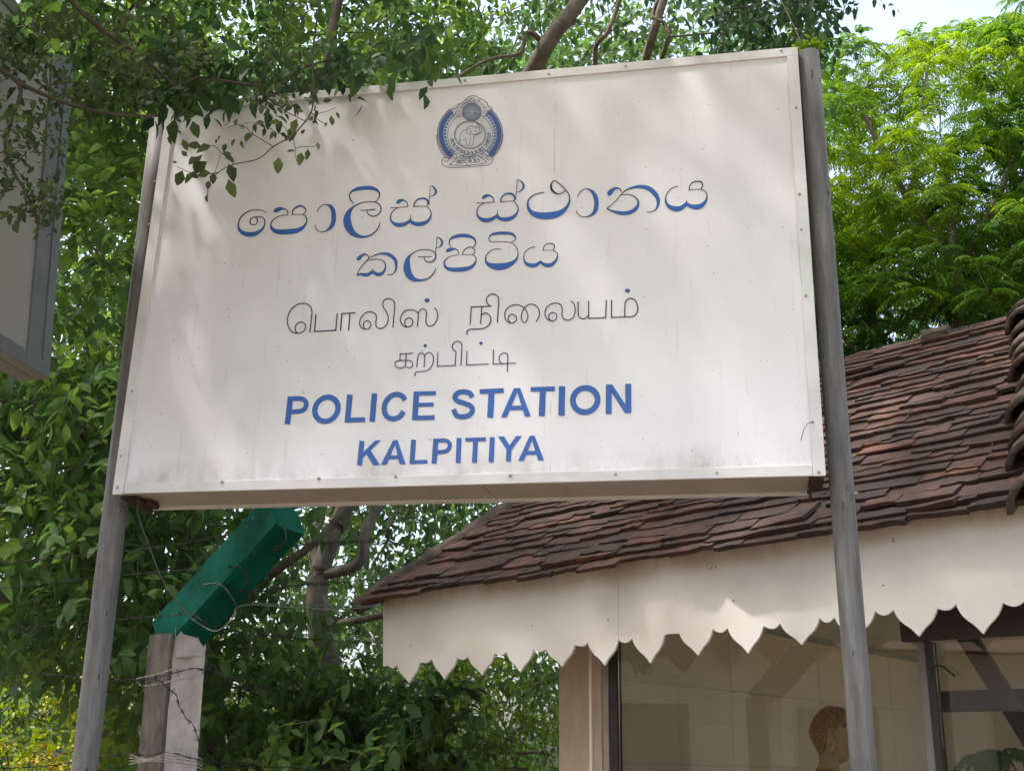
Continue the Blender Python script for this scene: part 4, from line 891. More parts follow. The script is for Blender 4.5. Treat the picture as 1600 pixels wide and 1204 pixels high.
me = bpy.data.meshes.new('hair_curls'); hb.to_mesh(me); hb.free(); me.polygons.foreach_set('use_smooth', [True] * len(me.polygons)); o = wobj('hair_curls', me, st, M['hair']); o['kind'] = 'stuff'
for sgn in (-1, 1):
    ear = [hp(-0.12 + .15 * math.cos(t) + .02, sgn * 0.92, -0.08 + 0.33 * math.sin(t) - (0.32 if math.sin(t) < -0.3 else 0) * (-math.sin(t) - .3)) for t in np.linspace(0.2, 6.0, 22)]
    v, f = tube_data(ear, HS * 0.07, 8); v2, f2 = tube_data([hp(-0.10, sgn * .80, -.50), hp(-0.11, sgn * .86, -.1), hp(-0.11, sgn * .84, .16)], [HS * .09, HS * .12, HS * .07], 8, True, len(v))
    wobj('ear', pymesh('ear', v + v2, f + f2, True), st, M['skin_gilt'])
robe = []
bm = bmesh.new(); prev = None
for (u_, cf, rf, rs) in [(-1.75, -0.15, .74, 1.62), (-2.0, -0.15, .80, 1.92), (-2.6, -0.12, .89, 1.95), (-3.6, -0.1, .85, 1.6), (-4.6, 0.0, .95, 1.55), (-4.95, 0.55, 1.7, 2.6)]:
    rg = [bm.verts.new(hp(cf + rf * math.cos(t), rs * math.sin(t), u_ + 0.35 * max(0, math.sin(t)) * (u_ > -2.5))) for t in np.linspace(0, 2 * math.pi, 40, endpoint=False)]
    if prev:
        for k in range(40): bm.faces.new((prev[k], prev[(k + 1) % 40], rg[(k + 1) % 40], rg[k]))
    prev = rg
me = bpy.data.meshes.new('robe'); bm.to_mesh(me); bm.free(); me.polygons.foreach_set('use_smooth', [True] * len(me.polygons)); wobj('robe', me, st, M['robe'])
zb = hp(0.3, 0, -6.1).z
wobj('plinth', box_me('plinth', Vector((hc.x, hc.y, 0.1)) - be * .42 - bn * .42, be * .84, bn * .84, Vector((0, 0, max(zb - 0.1, 0.05))), 0.01), st, M['inner_tile'])

# ---- roof
PIT = R(39); up_r = (bn * math.cos(PIT) + Vector((0, 0, math.sin(PIT)))).normalized(); nr = bes.cross(up_r).normalized()
E0 = P0 - bn * 0.045 + Vector((0, 0, 0.006))                       # eave line origin
def rp(s, t, h=0.0): return E0 + bes * s + up_r * t + nr * h
def rpx(px, py): 
    p = on_plane(px, py, E0, nr) - E0; 
    # solve in (bes, up_r)
    s = p.dot(bes); return s, p.dot(up_r)
hl0 = rpx(577, 936); hl1 = rpx(790, 797); rg0 = rpx(1320, 567); rg1 = rpx(1570, 512); hr0 = rpx(1590, 795); hr1 = rpx(1572, 512)
TL = (rg0[1] + rg1[1]) / 2
hs = (hl1[0] - hl0[0]) / (hl1[1] - hl0[1])                         # hip: s = hl0 + hs*t
print('ROOF', hl0, hl1, rg0, rg1, hr0, hr1, TL, hs)
def s_left(t): return hl0[0] + hs * (t - hl0[1])
def s_right(t): return hr0[0] + (hr1[0] - hr0[0]) * (t - hr0[1]) / max(hr1[1] - hr0[1], 1e-3)
# underlay
V = [rp(s_left(0) + .06, 0.06, -0.035), rp(s_right(0) + .9, 0.06, -0.035), rp(s_right(TL) + .9, TL, -0.035), rp(s_left(TL), TL, -0.035)]
pk = s_left(TL)
lowback = rp(s_left(0) + .02, 0, -0.035) + bn * max(3.6, DB + .3)
me = pymesh('roof_boarding', V + [lowback, rp(pk, TL, -0.035) + bn * 0.4, V[1] + bn * max(3.6, DB + .3), V[2] + bn * .4], [(0, 1, 2, 3), (0, 3, 5, 4), (3, 2, 7, 5), (5, 7, 6, 4)]); wobj('roof_boarding', me, kiosk, M['mortar'])
tiles = []
NR_ = 21; t = -0.075
row = 0
tpos = []
while t < TL - 0.03:
    ex = (0.085 if row < 2 else 0.105 if row < 4 else 0.082) * random.uniform(.85, 1.2)
    tpos.append((t, ex)); t += ex; row += 1
for row, (t, ex) in enumerate(tpos):
    s = s_left(t) + 0.02 + random.uniform(0, .12); se = s_right(t) + (0.02 if t > 0.1 else 0.9)
    sag = 0
    while s < se:
        wd = random.uniform(0.16, 0.30); big = row < 3
        if random.random() < 0.12: wd *= 0.5
        th = random.uniform(0.020, 0.030) if big else random.uniform(0.013, 0.022)
        ln = ex + random.uniform(0.08, 0.13); lift = random.uniform(0.0, 0.012) if not big else random.uniform(0.0, 0.018)
        tl = random.gauss(0, 0.016 if not big else 0.03)
        o = rp(s, t + random.gauss(0, 0.014) + 0.014 * noise.noise(Vector((s * 1.3, row * .7, 0))), 0.012 + lift + (0.010 if big else 0))
        drop = (th + lift + 0.008) / ln
        exv = (bes + nr * tl + up_r * random.gauss(0, .012)) * (wd - random.uniform(0.002, 0.007)); eyv = up_r * ln - nr * (drop * ln); ezv = nr * th
        tiles.append(((rp(s, t) - CAM).length, o, exv, eyv, ezv)); s += wd
tiles.sort(key=lambda q: q[0])
def chipped(o, ex, ey, ez):
    bm = bmesh.new(); n_ = 4; top, bot = [], []
    for k in range(n_ + 1):
        j = Vector((0, 0, 0)) + ey * random.uniform(-0.03, 0.03); 
        if random.random() < .16: j += ey * random.uniform(0.03, .12)
        bot.append(bm.verts.new(o + ex * (k / n_) + j)); top.append(bm.verts.new(o + ex * (k / n_) + j + ez * random.uniform(.85, 1.1)))
    b2 = [bm.verts.new(o + ey), bm.verts.new(o + ex + ey), bm.verts.new(o + ex + ey + ez), bm.verts.new(o + ey + ez)]
    for k in range(n_): bm.faces.new((bot[k], bot[k + 1], top[k + 1], top[k]))
    bm.faces.new(top + [b2[2], b2[3]]); bm.faces.new(bot[::-1] + [b2[0], b2[1]]); bm.faces.new((bot[0], top[0], b2[3], b2[0])); bm.faces.new((bot[-1], b2[1], b2[2], top[-1]))
    bmesh.ops.recalc_face_normals(bm, faces=bm.faces); return bm
rest = bmesh.new()
for i, (d, o, ex, ey, ez) in enumerate(tiles):
    bm = chipped(o, ex, ey, ez)
    me = bpy.data.meshes.new('roof_tile'); bm.to_mesh(me); bm.free()
    if i < 299: wobj('roof_tile', me, kiosk, M['tile'])
    else: rest.from_mesh(me); bpy.data.meshes.remove(me)
if len(rest.verts):
    me = bpy.data.meshes.new('far_roof_tiles'); rest.to_mesh(me); o = wobj('far_roof_tiles', me, kiosk, M['tile']); o['kind'] = 'stuff'
rest.free(); print('TILES', len(tiles))
# hips and ridge
def lumpy(name, pts, r0, mat, seg=3, sides=10, amp=.25, squash=.6):
    P = [Vector(p) for p in pts]; Q = []
    for a, b_ in zip(P, P[1:]):
        for k in range(seg): Q.append(a.lerp(b_, k / seg))
    Q.append(P[-1]); V, Fc = tube_data(Q, [r0 * (1 + amp * noise.noise(q * 6)) for q in Q], sides, True)
    V = [v + Vector((noise.noise(v * 16), noise.noise(v * 16 + Vector((9, 0, 0))), noise.noise(v * 16 + Vector((0, 9, 0))))) * 0.012 for v in V]
    return wobj(name, pymesh(name, V, Fc, False), kiosk, mat)
hipp = [rp(s_left(t) - .01, t, 0.0) for t in np.linspace(-0.06, TL, 22)]
lumpy('hip_mortar', hipp, 0.055, M['mortar'])
wobj('corner_tile', box_me('corner_tile', rp(-0.13, -0.05, 0.0), bes * 0.22, up_r * .16, nr * 0.018, 0.002), kiosk, M['tile'])
k = 0; s = pk - .05
while s < s_right(TL) + .9:
    wd = random.uniform(.30, .36); a = rp(s, TL + .01, -0.012); lumpy('ridge_tile', [a, a + bes * wd * .5, a + bes * wd * .985 + Vector((0, 0, .004))], 0.045, M['tile'], 3, 10, .06); s += wd; k += 1
rk = at(1451, 534, rp(rg0[0], TL).y); rk = rp(*rpx(1450, 540), 0.045)
lumpy('mortar_lump', [rk - bes * .06, rk, rk + bes * .10], 0.035, M['mortar'], 3, 8, .5)
# stepped stack of curved cap tiles down the right-hand hip
nC = 14
for i in range(nC):
    t_ = TL + .10 - (TL + 0.16) * i / nC; t2 = t_ - (TL + .16) / nC * 1.35
    a = rp(s_right(max(t_, 0)) + .115, t_, 0.03); b_ = rp(s_right(max(t2, 0)) + .115, t2, 0.06)
    V = []; Fc = []; n_ = 9
    jt = Vector((random.uniform(-.02, .02), random.uniform(-.02, .02), random.uniform(-.015, .02))); rj = random.uniform(.9, 1.2)
    for e, (c, r_) in enumerate(((a + jt, .085 * rj), (b_ + jt, .108 * rj))):
        for kk, th_ in enumerate((0, 0.026)):
            for j in range(n_):
                an = math.pi * j / (n_ - 1); V.append(c + bes * math.cos(an) * -(r_ + th_) + nr * (math.sin(an) * (r_ + th_) - 0.05) + Vector((noise.noise(c * 9 + Vector((j, 0, 0))),) * 3) * .016)
    for j in range(n_ - 1):
        Fc += [(n_ + j, n_ + j + 1, 3 * n_ + j + 1, 3 * n_ + j), (j, 2 * n_ + j, 2 * n_ + j + 1, j + 1), (2 * n_ + j, 3 * n_ + j, 3 * n_ + j + 1, 2 * n_ + j + 1), (j, j + 1, n_ + j + 1, n_ + j)]
    Fc += [(0, n_, 3 * n_, 2 * n_), (n_ - 1, 3 * n_ - 1, 4 * n_ - 1, 2 * n_ - 1)]
    wobj('cap_tile', pymesh('cap_tile', V, Fc, True), kiosk, M['mortar'] if i % 5 else M['tile'])
# fallen dry leaves and twigs caught on the tiles
lt = []
for i in range(46):
    t_ = random.uniform(0, TL * .95); s_ = random.uniform(s_left(t_) + .2, s_right(t_)); c = rp(s_, t_, 0.045); a = random.uniform(0, 6.28); l_ = random.uniform(.02, .09)
    d = bes * math.cos(a) + up_r * math.sin(a); lt.append(([c - d * l_, c + nr * .006, c + d * l_], 0.0018))
o = wobj('dry_twig_litter', tubes_me('dry_twig_litter', lt, 3), None, M['mortar']); props(o, 'dry twigs and litter caught on the brown roof tiles', 'litter', None, 'stuff')

# ------------------------------------------------------------------ house across the road (seen only as a reflection in the panes)
hx = Vector((-12.5, 1.5, 0))
hs_ = empty('white_house', hx, 'white house with brown roof across the road, mirrored in the shrine glass', 'house')
wobj('wall', box_me('wall', hx + Vector((-3, -6, 0)), (6, 0, 0), (0, 12, 0), (0, 0, 3.4)), hs_, M['house_white'])
me = pymesh('roof', [hx + Vector(p) for p in ((-3.5, -6.6, 3.3), (3.5, -6.6, 3.3), (3.5, 6.6, 3.3), (-3.5, 6.6, 3.3), (0, -6.6, 5.4), (0, 6.6, 5.4))], [(1, 2, 5, 4), (0, 4, 5, 3), (0, 1, 4), (2, 3, 5), (0, 3, 2, 1)]); wobj('roof', me, hs_, M['tile'])
for yy in (-4.4, -1.4, 1.4, 4): wobj('window', box_me('window', hx + Vector((3.002, yy, 1.2)), (0.05, 0, 0), (0, 1.2, 0), (0, 0, 1.3)), hs_, M['house_window'])
# ------------------------------------------------------------------ trees
def leaf_batch(P, D, N, Ln, Wd, tint, hi=True, droop=0.25, fold=0.22):
    """leaves with base P, direction D, blade normal N (n,3); returns V, T, tint"""
    n = len(P); D = D / np.linalg.norm(D, axis=1, keepdims=True); S = np.cross(D, N); S /= np.linalg.norm(S, axis=1, keepdims=True) + 1e-9; U = np.cross(S, D)
    Ln = Ln[:, None]; Wd = Wd[:, None]
    def pt(t, w_, u): return P + D * Ln * t + S * Wd * w_ * 0.5 + U * (Ln * u)
    if hi:
        vs = [pt(0, 0, 0), pt(.38, -1, fold * .35 - droop * .10), pt(.36, 0, -droop * .10), pt(.38, 1, fold * .35 - droop * .10), pt(.74, -.66, fold * .2 - droop * .42), pt(.74, 0, -droop * .42), pt(.74, .66, fold * .2 - droop * .42), pt(1, 0, -droop * .9)]
        tr = np.array([(0, 2, 1), (0, 3, 2), (1, 2, 5), (1, 5, 4), (2, 3, 6), (2, 6, 5), (4, 5, 7), (5, 6, 7)])
    else:
        vs = [pt(0, 0, 0), pt(.42, -1, fold * .3), pt(1, 0, -droop * .6), pt(.42, 1, fold * .3)]
        tr = np.array([(0, 3, 2), (0, 2, 1)])
    k = len(vs); V = np.stack(vs, 1).reshape(-1, 3); T = (np.arange(n)[:, None, None] * k + tr[None]).reshape(-1, 3)
    return V, T, np.repeat(tint, k)
def rand_unit(n):
    v = rng.normal(size=(n, 3)); return v / np.linalg.norm(v, axis=1, keepdims=True)
def twig_leaves(C, per, spread, L0, W0, tint0, hi=True, down=0.35, step=0.03, tvar=.18):
    """each cluster centre C carries a twig with alternate leaves"""
    n = len(C); d = rand_unit(n) * np.array([1, 1, .55]); d[:, 2] -= down * .5; d /= np.linalg.norm(d, axis=1, keepdims=True)
    side = np.cross(d, rand_unit(n)); side /= np.linalg.norm(side, axis=1, keepdims=True)
    P, D, N, T = [], [], [], []
    for k in range(per):
        t = k / max(per - 1, 1); p = C + d * (spread * (t - .3))[..., None] if hasattr(t, 'shape') else C + d * spread * (t - .3)
        sg = 1 if k % 2 else -1
        dd = d * .55 + side * sg * .85 + rng.normal(size=(n, 3)) * .28; dd[:, 2] -= down
        nn = np.array([0, 0, 1.0]) + rng.normal(size=(n, 3)) * .45
        P.append(p); D.append(dd); N.append(nn); T.append(np.clip(tint0 + rng.normal(size=n) * tvar * .6, 0, 1))
    P, D, N, T = map(np.concatenate, (P, D, N, T)); m = len(P); sc_ = rng.uniform(.6, 1.15, m)
    return leaf_batch(P, D, N, L0 * sc_, W0 * sc_ * rng.uniform(.85, 1.15, m), T, hi)
def pinnate(C, L=0.30, pairs=11, per=8, tint0=None, leaflet=(0.062, 0.017)):
    """rosettes of feathery leaves"""
    n = len(C); outP, outD, outN, outT = [], [], [], []
    for k in range(per):
        a = 2 * math.pi * k / per + rng.uniform(0, 6.28, n); el = rng.uniform(-.1, .75, n)
        d = np.stack([np.cos(a) * np.cos(el), np.sin(a) * np.cos(el), np.sin(el)], 1); Lk = L * rng.uniform(.7, 1.15, n)
        for j in range(pairs):
            t = (j + 2) / (pairs + 1.5); sag = 0.62 * t * t
            p = C + d * (Lk * t)[:, None]; p[:, 2] -= sag * Lk
            dir_ = d.copy(); dir_[:, 2] -= 2 * .62 * t; dir_ /= np.linalg.norm(dir_, axis=1, keepdims=True)
            s_ = np.cross(dir_, np.array([0, 0, 1.0])); s_ /= np.linalg.norm(s_, axis=1, keepdims=True) + 1e-9
            for sg in (-1, 1):
                outP.append(p); dd = dir_ * .62 + s_ * sg * .9; dd[:, 2] -= .25; outD.append(dd + rng.normal(size=(n, 3)) * .08); nn = np.cross(s_, dir_) ; outN.append(nn + rng.normal(size=(n, 3)) * .15)
                outT.append(np.clip(tint0 + (t - .5) * .12 + rng.normal(size=n) * .05, 0, 1))
    P, D, N, T = map(np.concatenate, (outP, outD, outN, outT)); m = len(P); sc_ = rng.uniform(.8, 1.15, m)
    return leaf_batch(P, D, N, leaflet[0] * sc_, leaflet[1] * sc_, T, False, .35, .3)
def merge(parts):
    V, T, A, o = [], [], [], 0
    for v, t, a in parts: V.append(v); T.append(t + o); A.append(a); o += len(v)
    return np.concatenate(V), np.concatenate(T), np.concatenate(A)

class Skel:
    """branches that grow to reach every leaf cluster (pipe model radii)"""
    def __init__(s): s.P = []; s.par = []; s.minr = []; s.dir = []
    def limb(s, pts, r0, r1, parent=None, n=5):
        C = catmull([tuple(p) for p in pts], n); k = len(C); last = parent
        for i, c in enumerate(C):
            if i == 0 and parent is not None: continue
            s.P.append(np.array(c)); s.par.append(-1 if last is None else last); s.minr.append(r0 + (r1 - r0) * i / (k - 1)); last = len(s.P) - 1
        return last
    def nearest(s, p):
        A = np.array(s.P); return int(np.argmin(((A - np.array(p)) ** 2).sum(1)))
    def reach(s, C, step=0.28, wob=0.10, lift=0.0):
        A = np.zeros((len(s.P) + len(C) * 14, 3)); A[:len(s.P)] = s.P; cnt = len(s.P)
        dmin = np.full(len(C), 1e9)
        for i in range(0, cnt, max(1, cnt // 60)): dmin = np.minimum(dmin, ((C - A[i]) ** 2).sum(1))
        for i in np.argsort(dmin):
            c = C[i]; q = A[:cnt]; d2 = ((q - c) ** 2).sum(1) + 0.15 * np.maximum(0, q[:, 2] - c[2]) ** 2; j = int(np.argmin(d2)); a = q[j].copy(); L_ = np.linalg.norm(c - a); k = int(min(10, max(1, L_ / step)))
            side = rng.normal(size=3) * wob * L_; last = j
            for m_ in range(1, k + 1):
                t = m_ / k; p = a + (c - a) * t + side * math.sin(math.pi * t) + rng.normal(size=3) * .012
                A[cnt] = p; s.P.append(p); s.par.append(last); s.minr.append(0.0025); last = cnt; cnt += 1
    def mesh(s, name, mat, rmin=0.003, p=2.3, sides=5):
        n = len(s.P); acc = np.zeros(n); r = np.zeros(n)
        for i in range(n - 1, -1, -1):
            ri = max((acc[i]) ** (1 / p) if acc[i] > 0 else rmin, s.minr[i] if s.minr[i] > .003 else 0, rmin)
            r[i] = ri if s.minr[i] <= .003 else s.minr[i]
            if s.par[i] >= 0: acc[s.par[i]] += min(r[i], .05) ** p
        P = np.array(s.P); par = np.array(s.par); e = np.where(par >= 0)[0]; a = P[par[e]]; b_ = P[e]; d = b_ - a; L_ = np.linalg.norm(d, axis=1, keepdims=True); d = d / np.maximum(L_, 1e-6)
        # shared directions: ring at parent uses parent's direction when it continues the same limb
        nd = np.zeros_like(P); nd[e] = d
        ra = np.minimum(r[par[e]], r[e] * 1.25)
        def frame(dr):
            u = np.cross(dr, np.array([.31, .2, .93])); u /= np.linalg.norm(u, axis=1, keepdims=True) + 1e-9; return u, np.cross(dr, u)
        da = np.where(np.linalg.norm(nd[par[e]], axis=1, keepdims=True) > .5, nd[par[e]], d); same = (r[e] > .8 * r[par[e]])[:, None]; da = np.where(same, da, d)
        V = []
        for base, dr, rr in ((a - d * .0, da, ra), (b_, d, r[e])):
            u, w_ = frame(dr)
            for k in range(sides):
                t = 2 * math.pi * k / sides; V.append(base + (u * math.cos(t) + w_ * math.sin(t)) * rr[:, None])
        V = np.stack(V, 1); m_ = 2 * sides; tr = []
        for k in range(sides):
            k2 = (k + 1) % sides; tr += [(k, k2, sides + k2), (k, sides + k2, sides + k)]
        T = (np.arange(len(e))[:, None, None] * m_ + np.array(tr)[None]).reshape(-1, 3)
        return fast_mesh(name, V.reshape(-1, 3), T, None, mat)

def px_cloud(n, x0, x1, y0, y1, d0, d1, keep=None, clump=0.55):
    """cluster centres in a block of space, given by its outline as seen and its depth; thinned by 3D noise so the crown has gaps and lobes"""
    out = []
    while len(out) < n:
        px, py, y = random.uniform(x0, x1), random.uniform(y0, y1), random.uniform(d0, d1)
        if keep and random.random() > keep(px, py, y): continue
        p = at(px, py, y)
        if p.z < 0.25: continue
        if clump and noise.noise(p * 0.9) + .35 * noise.noise(p * 2.3) + random.uniform(-.25, .25) < -clump + .30: continue
        out.append(tuple(p))
    return np.array(out)
def inblob(blobs):
    def f(px, py, y):
        m_ = 0
        for (cx, cy, rx, ry) in blobs:
            q = ((px - cx) / rx) ** 2 + ((py - cy) / ry) ** 2
            m_ = max(m_, 1.0 if q < .75 else max(0, (1.15 - q) / .4))
        return m_
    return f
def tree(name, label, cat, base, skel, C, leafparts, bark, leafmat, group=None, nbig=0):
    root = empty(name, base, label, cat, group)
    wobj('trunk', skel.mesh('trunk', bark), root)
    V, T, A = merge(leafparts)
    o = wobj('crown', fast_mesh('crown', V, T, A, leafmat), root); o['kind'] = 'stuff'
    return root

def tintc(C, base, amp, sc_=0.8, rnd=.10):
    return np.clip(np.array([base + amp * noise.noise(Vector(c) * sc_ + Vector((3, 1, 7))) for c in C]) + rng.normal(size=len(C)) * rnd, 0, 1)

# --- broad-leaved tree standing behind the fence, trunk beside the green arm
sk = Skel(); b0 = at(318, 1204, 8.4); base = Vector((b0.x, b0.y, 0))
l0 = sk.limb([base, at(318, 1150, 8.4), at(306, 1000, 8.4), at(303, 900, 8.4), at(300, 800, 8.4)], .15, .10)
a1 = sk.limb([at(300, 800, 8.4), at(250, 650, 8.0), at(160, 690, 7.4), at(90, 640, 6.9)], .075, .03, l0)
a2 = sk.limb([at(300, 800, 8.4), at(330, 620, 8.6), at(300, 350, 8.8), at(240, 100, 8.8), at(180, -150, 8.8)], .09, .04, l0)
a3 = sk.limb([at(300, 800, 8.4), at(350, 600, 8.8), at(470, 300, 9.0), at(520, 50, 9.0), at(560, -200, 9)], .08, .035, l0)
a4 = sk.limb([at(306, 1000, 8.4), at(200, 900, 8.0), at(80, 960, 7.4), at(-60, 900, 7.0)], .05, .02, 10)
a5 = sk.limb([at(306, 1000, 8.4), at(420, 900, 8.2), at(500, 840, 8.2), at(560, 760, 8.4)], .04, .02, 10)
C1 = px_cloud(900, -260, 300, -240, 640, 6.6, 10.5)
C2 = px_cloud(850, 60, 760, -260, 260, 7.0, 11.5, lambda px, py, y: 0 if (px > 660 and y < 8.4) else 1)
C3 = px_cloud(620, -200, 260, 560, 1060, 6.0, 9.0)
C4 = px_cloud(300, 180, 700, 760, 1300, 6.8, 9.0, lambda px, py, y: 0 if (px > 500 and py < 1120) else .5 if py < 960 else 1)
C = np.concatenate([C1, C2, C3, C4]); tn = tintc(C, .52, .6); sk.reach(C)
parts = [twig_leaves(C, 9, .34, .125, .062, tn, True), twig_leaves(C + rng.normal(size=C.shape) * .16, 7, .30, .115, .058, tn, True)]
t1 = tree('broadleaf_tree', 'large dark green broad-leaved tree behind the fence post, its trunk left of the green arm', 'tree', base, sk, C, parts, M['bark'], M['leaf_broad'])

# --- middle tree: several pale stems seen under the sign, a thick limb rising over its top edge
sk = Skel(); b0 = at(540, 1204, 9.6); base = Vector((b0.x, b0.y, 0))
l0 = sk.limb([base, at(530, 1150, 9.6), at(500, 980, 9.6), at(497, 900, 9.6)], .12, .09)
for pts, r0, r1 in (([at(497, 900, 9.6), at(520, 830, 9.6), at(545, 780, 9.6), at(640, 500, 9.2), at(760, 230, 8.6), at(830, 115, 8.0), at(868, 50, 7.8), at(905, 0, 7.8), at(990, -140, 7.8)], .085, .062),
                    ([at(497, 900, 9.6), at(492, 830, 9.8), at(505, 770, 10), at(500, 500, 10.2), at(470, 200, 10.2), at(450, -100, 10.2)], .05, .03),
                    ([at(497, 900, 9.6), at(560, 880, 9.5), at(572, 830, 9.5), at(600, 780, 9.6), at(800, 500, 9.8), at(960, 260, 9.8), at(1010, 90, 8.2), at(1050, -40, 8.0), at(1100, -150, 8.0)], .05, .035),
                    ([at(500, 980, 9.6), at(600, 960, 9.2), at(700, 935, 9.0), at(900, 880, 8.8)], .035, .018)):
    last = sk.limb(pts, r0, r1, l0, 6)
j = sk.nearest(at(830, 115, 8.0)); sk.limb([at(830, 115, 8.0), at(845, 70, 7.9), at(826, 50, 7.8), at(818, 70, 7.8), at(810, 85, 7.8), at(760, 95, 7.8), at(700, 130, 7.8)], .026, .012, j)
j = sk.nearest(at(960, 260, 9.8)); sk.limb([at(960, 260, 9.8), at(930, 95, 8.2), at(950, 50, 8.0), at(965, 10, 8.0), at(985, -60, 8.0)], .024, .016, j)
sk.limb([at(960, 260, 9.8), at(1035, 90, 8.1), at(1040, 40, 8.0), at(1020, 20, 8.0), at(1060, -60, 8.0)], .022, .014, j)
C1 = px_cloud(1000, 420, 1280, -300, 200, 8.2, 13.0, None, .45)
C2 = px_cloud(170, 1120, 1330, -200, 170, 7.4, 9.2, inblob([(1180, -40, 150, 170), (1290, -60, 80, 90), (1170, 90, 60, 60)]), .9)
C3 = px_cloud(420, 430, 900, 740, 1260, 10.0, 13.0)
C = np.concatenate([C1, C2, C3]); tn = tintc(C, .48, .6); tn[len(C1):len(C1) + len(C2)] *= .35; sk.reach(C)
parts = [twig_leaves(C, 9, .32, .105, .052, tn, True), twig_leaves(C + rng.normal(size=C.shape) * .15, 7, .30, .10, .05, tn, True)]
t2 = tree('broadleaf_tree', 'broad-leaved tree with several pale stems, a thick bare limb crossing over the signboard\'s top edge', 'tree', base, sk, C, parts, M['bark_pale'], M['leaf_dark'])

# --- feathery tree(s) behind the roof
def neem(label, base, limbs, clouds, tb, seed_t, group=None):
    sk = Skel(); last = sk.limb(limbs[0], .085, .035)
    for l_ in limbs[1:]: sk.limb(l_, .05, .02, sk.nearest(l_[0]))
    C = np.concatenate(clouds); tn = tintc(C, tb, .75, .9, .08); sk.reach(C)
    return tree('feathery_tree', label, 'tree', base, sk, C, [pinnate(C, .34, 11, 8, tn)], M['bark'], M['leaf_neem'], group)
b0 = at(1500, 1190, 11.0); base = Vector((b0.x, b0.y, 0))
top = lambda px: 30 + 30 * math.sin(px * .021) + 40 * math.exp(-((px - 1430) / 45.) ** 2) - 75 * math.exp(-((px - 1560) / 90.) ** 2) + 22 * math.sin(px * .07)
neem('tall feathery tree with bright yellow-green fronds against the sky, behind the roof', base, [[base, at(1500, 700, 11), at(1495, 430, 11), at(1470, 250, 11)], [at(1495, 430, 11), at(1580, 260, 11.2), at(1640, 60, 11.2)], [at(1495, 430, 11), at(1400, 280, 10.6), at(1350, 180, 10.5)]],
     [px_cloud(560, 1270, 1760, 30, 470, 9.8, 12.6, lambda px, py, y: 1.0 if py > top(px) + 25 else 0.0, .75), px_cloud(200, 1500, 1900, -200, 420, 9.8, 12.4, lambda px, py, y: 1 if px > 1560 - (py < 20) * -25 else 0, .8)], .62, 0)
b0 = at(1330, 1190, 12.4); base = Vector((b0.x, b0.y, 0))
neem('lower dark feathery tree filling the space just above the tiled roof', base, [[base, at(1330, 800, 12.4), at(1340, 560, 12.4), at(1380, 420, 12.4)], [at(1340, 560, 12.4), at(1500, 430, 12.6)], [at(1340, 560, 12.4), at(1250, 420, 12.3)]],
     [px_cloud(520, 1180, 1760, 330, 640, 10.8, 14.2, lambda px, py, y: .12 if (1400 < px < 1500 and 385 < py < 460) else 1, .7)], .2, 1)

# --- shrubs along the fence, lower left and under the eave
def shrub(label, spec, n, tb, L0=.055, mat='leaf_bush', flowers=0, dcl=.6):
    x0, x1, y0, y1, d0, d1 = spec; b0 = at((x0 + x1) / 2, 1204, (d0 + d1) / 2); base = Vector((b0.x, b0.y, 0)); sk = Skel()
    mid = at((x0 + x1) / 2, (y0 + y1) / 2 + 60, (d0 + d1) / 2); sk.limb([base, base.lerp(mid, .5) + Vector((.05, 0, 0)), mid], .03, .015)
    C = px_cloud(n, x0, x1, y0, y1, d0, d1, None, dcl); tn = tintc(C, tb, .6, 1.2); sk.reach(C, .2)
    root = tree('shrub', label, 'shrub', base, sk, C, [twig_leaves(C, 10, .26, L0, L0 * .5, tn, True), twig_leaves(C + rng.normal(size=C.shape) * .10, 8, .22, L0, L0 * .5, tn, True)], M['bark'], M[mat], 'shrubs along the fence')
    if flowers:
        idx = rng.choice(len(C), flowers); cc = C[idx][np.repeat(np.arange(flowers), 16)] + rng.normal(size=(flowers * 16, 3)) * .05
        V, T, A = leaf_batch(cc, rand_unit(len(cc)), rand_unit(len(cc)), np.full(len(cc), .04), np.full(len(cc), .035), np.zeros(len(cc)), False)
        o = wobj('flowers', fast_mesh('flowers', V, T, None, M['yellow_flower']), root); o['kind'] = 'stuff'
    return root
shrub('bushy shrub with bright yellow flowers at the picture\'s lower left corner', (-120, 150, 1010, 1290, 9.5, 11.0), 210, .85, .06, flowers=60)
shrub('shrub with a few yellow flowers between the left pole and the concrete post', (130, 260, 1070, 1290, 8.8, 9.8), 110, .8, .06, flowers=34)
shrub('sunlit fine-leaved shrub just right of the concrete post', (310, 520, 980, 1290, 8.6, 10.2), 200, .55, .055)
shrub('dark broad-leaved shrub low in the gap left of the shrine', (470, 720, 1060, 1320, 7.6, 8.8), 170, .18, .11, 'leaf_broad')
shrub('fine-leaved shrub under the scalloped eave beside the pillar', (640, 930, 1010, 1290, 9.4, 11.4), 260, .5, .05)
# --- far belt of trees closing the view
def belt():
    parts = []; Cs = []
    C = np.concatenate([px_cloud(4200, -700, 2100, 430, 1215, 15, 22, None, .75), px_cloud(1900, -500, 1290, 60, 520, 14, 19, None, .8)]); tn = tintc(C, .40, .7, .5)
    parts = [twig_leaves(C, 8, .6, .22, .11, tn, False), twig_leaves(C + rng.normal(size=C.shape) * .3, 8, .6, .22, .11, tn, False)]
    V, T, A = merge(parts); o = wobj('distant_trees', fast_mesh('distant_trees', V, T, A, M['leaf_broad']), None); props(o, 'far belt of green trees closing the view behind everything', 'trees', None, 'stuff')
belt()

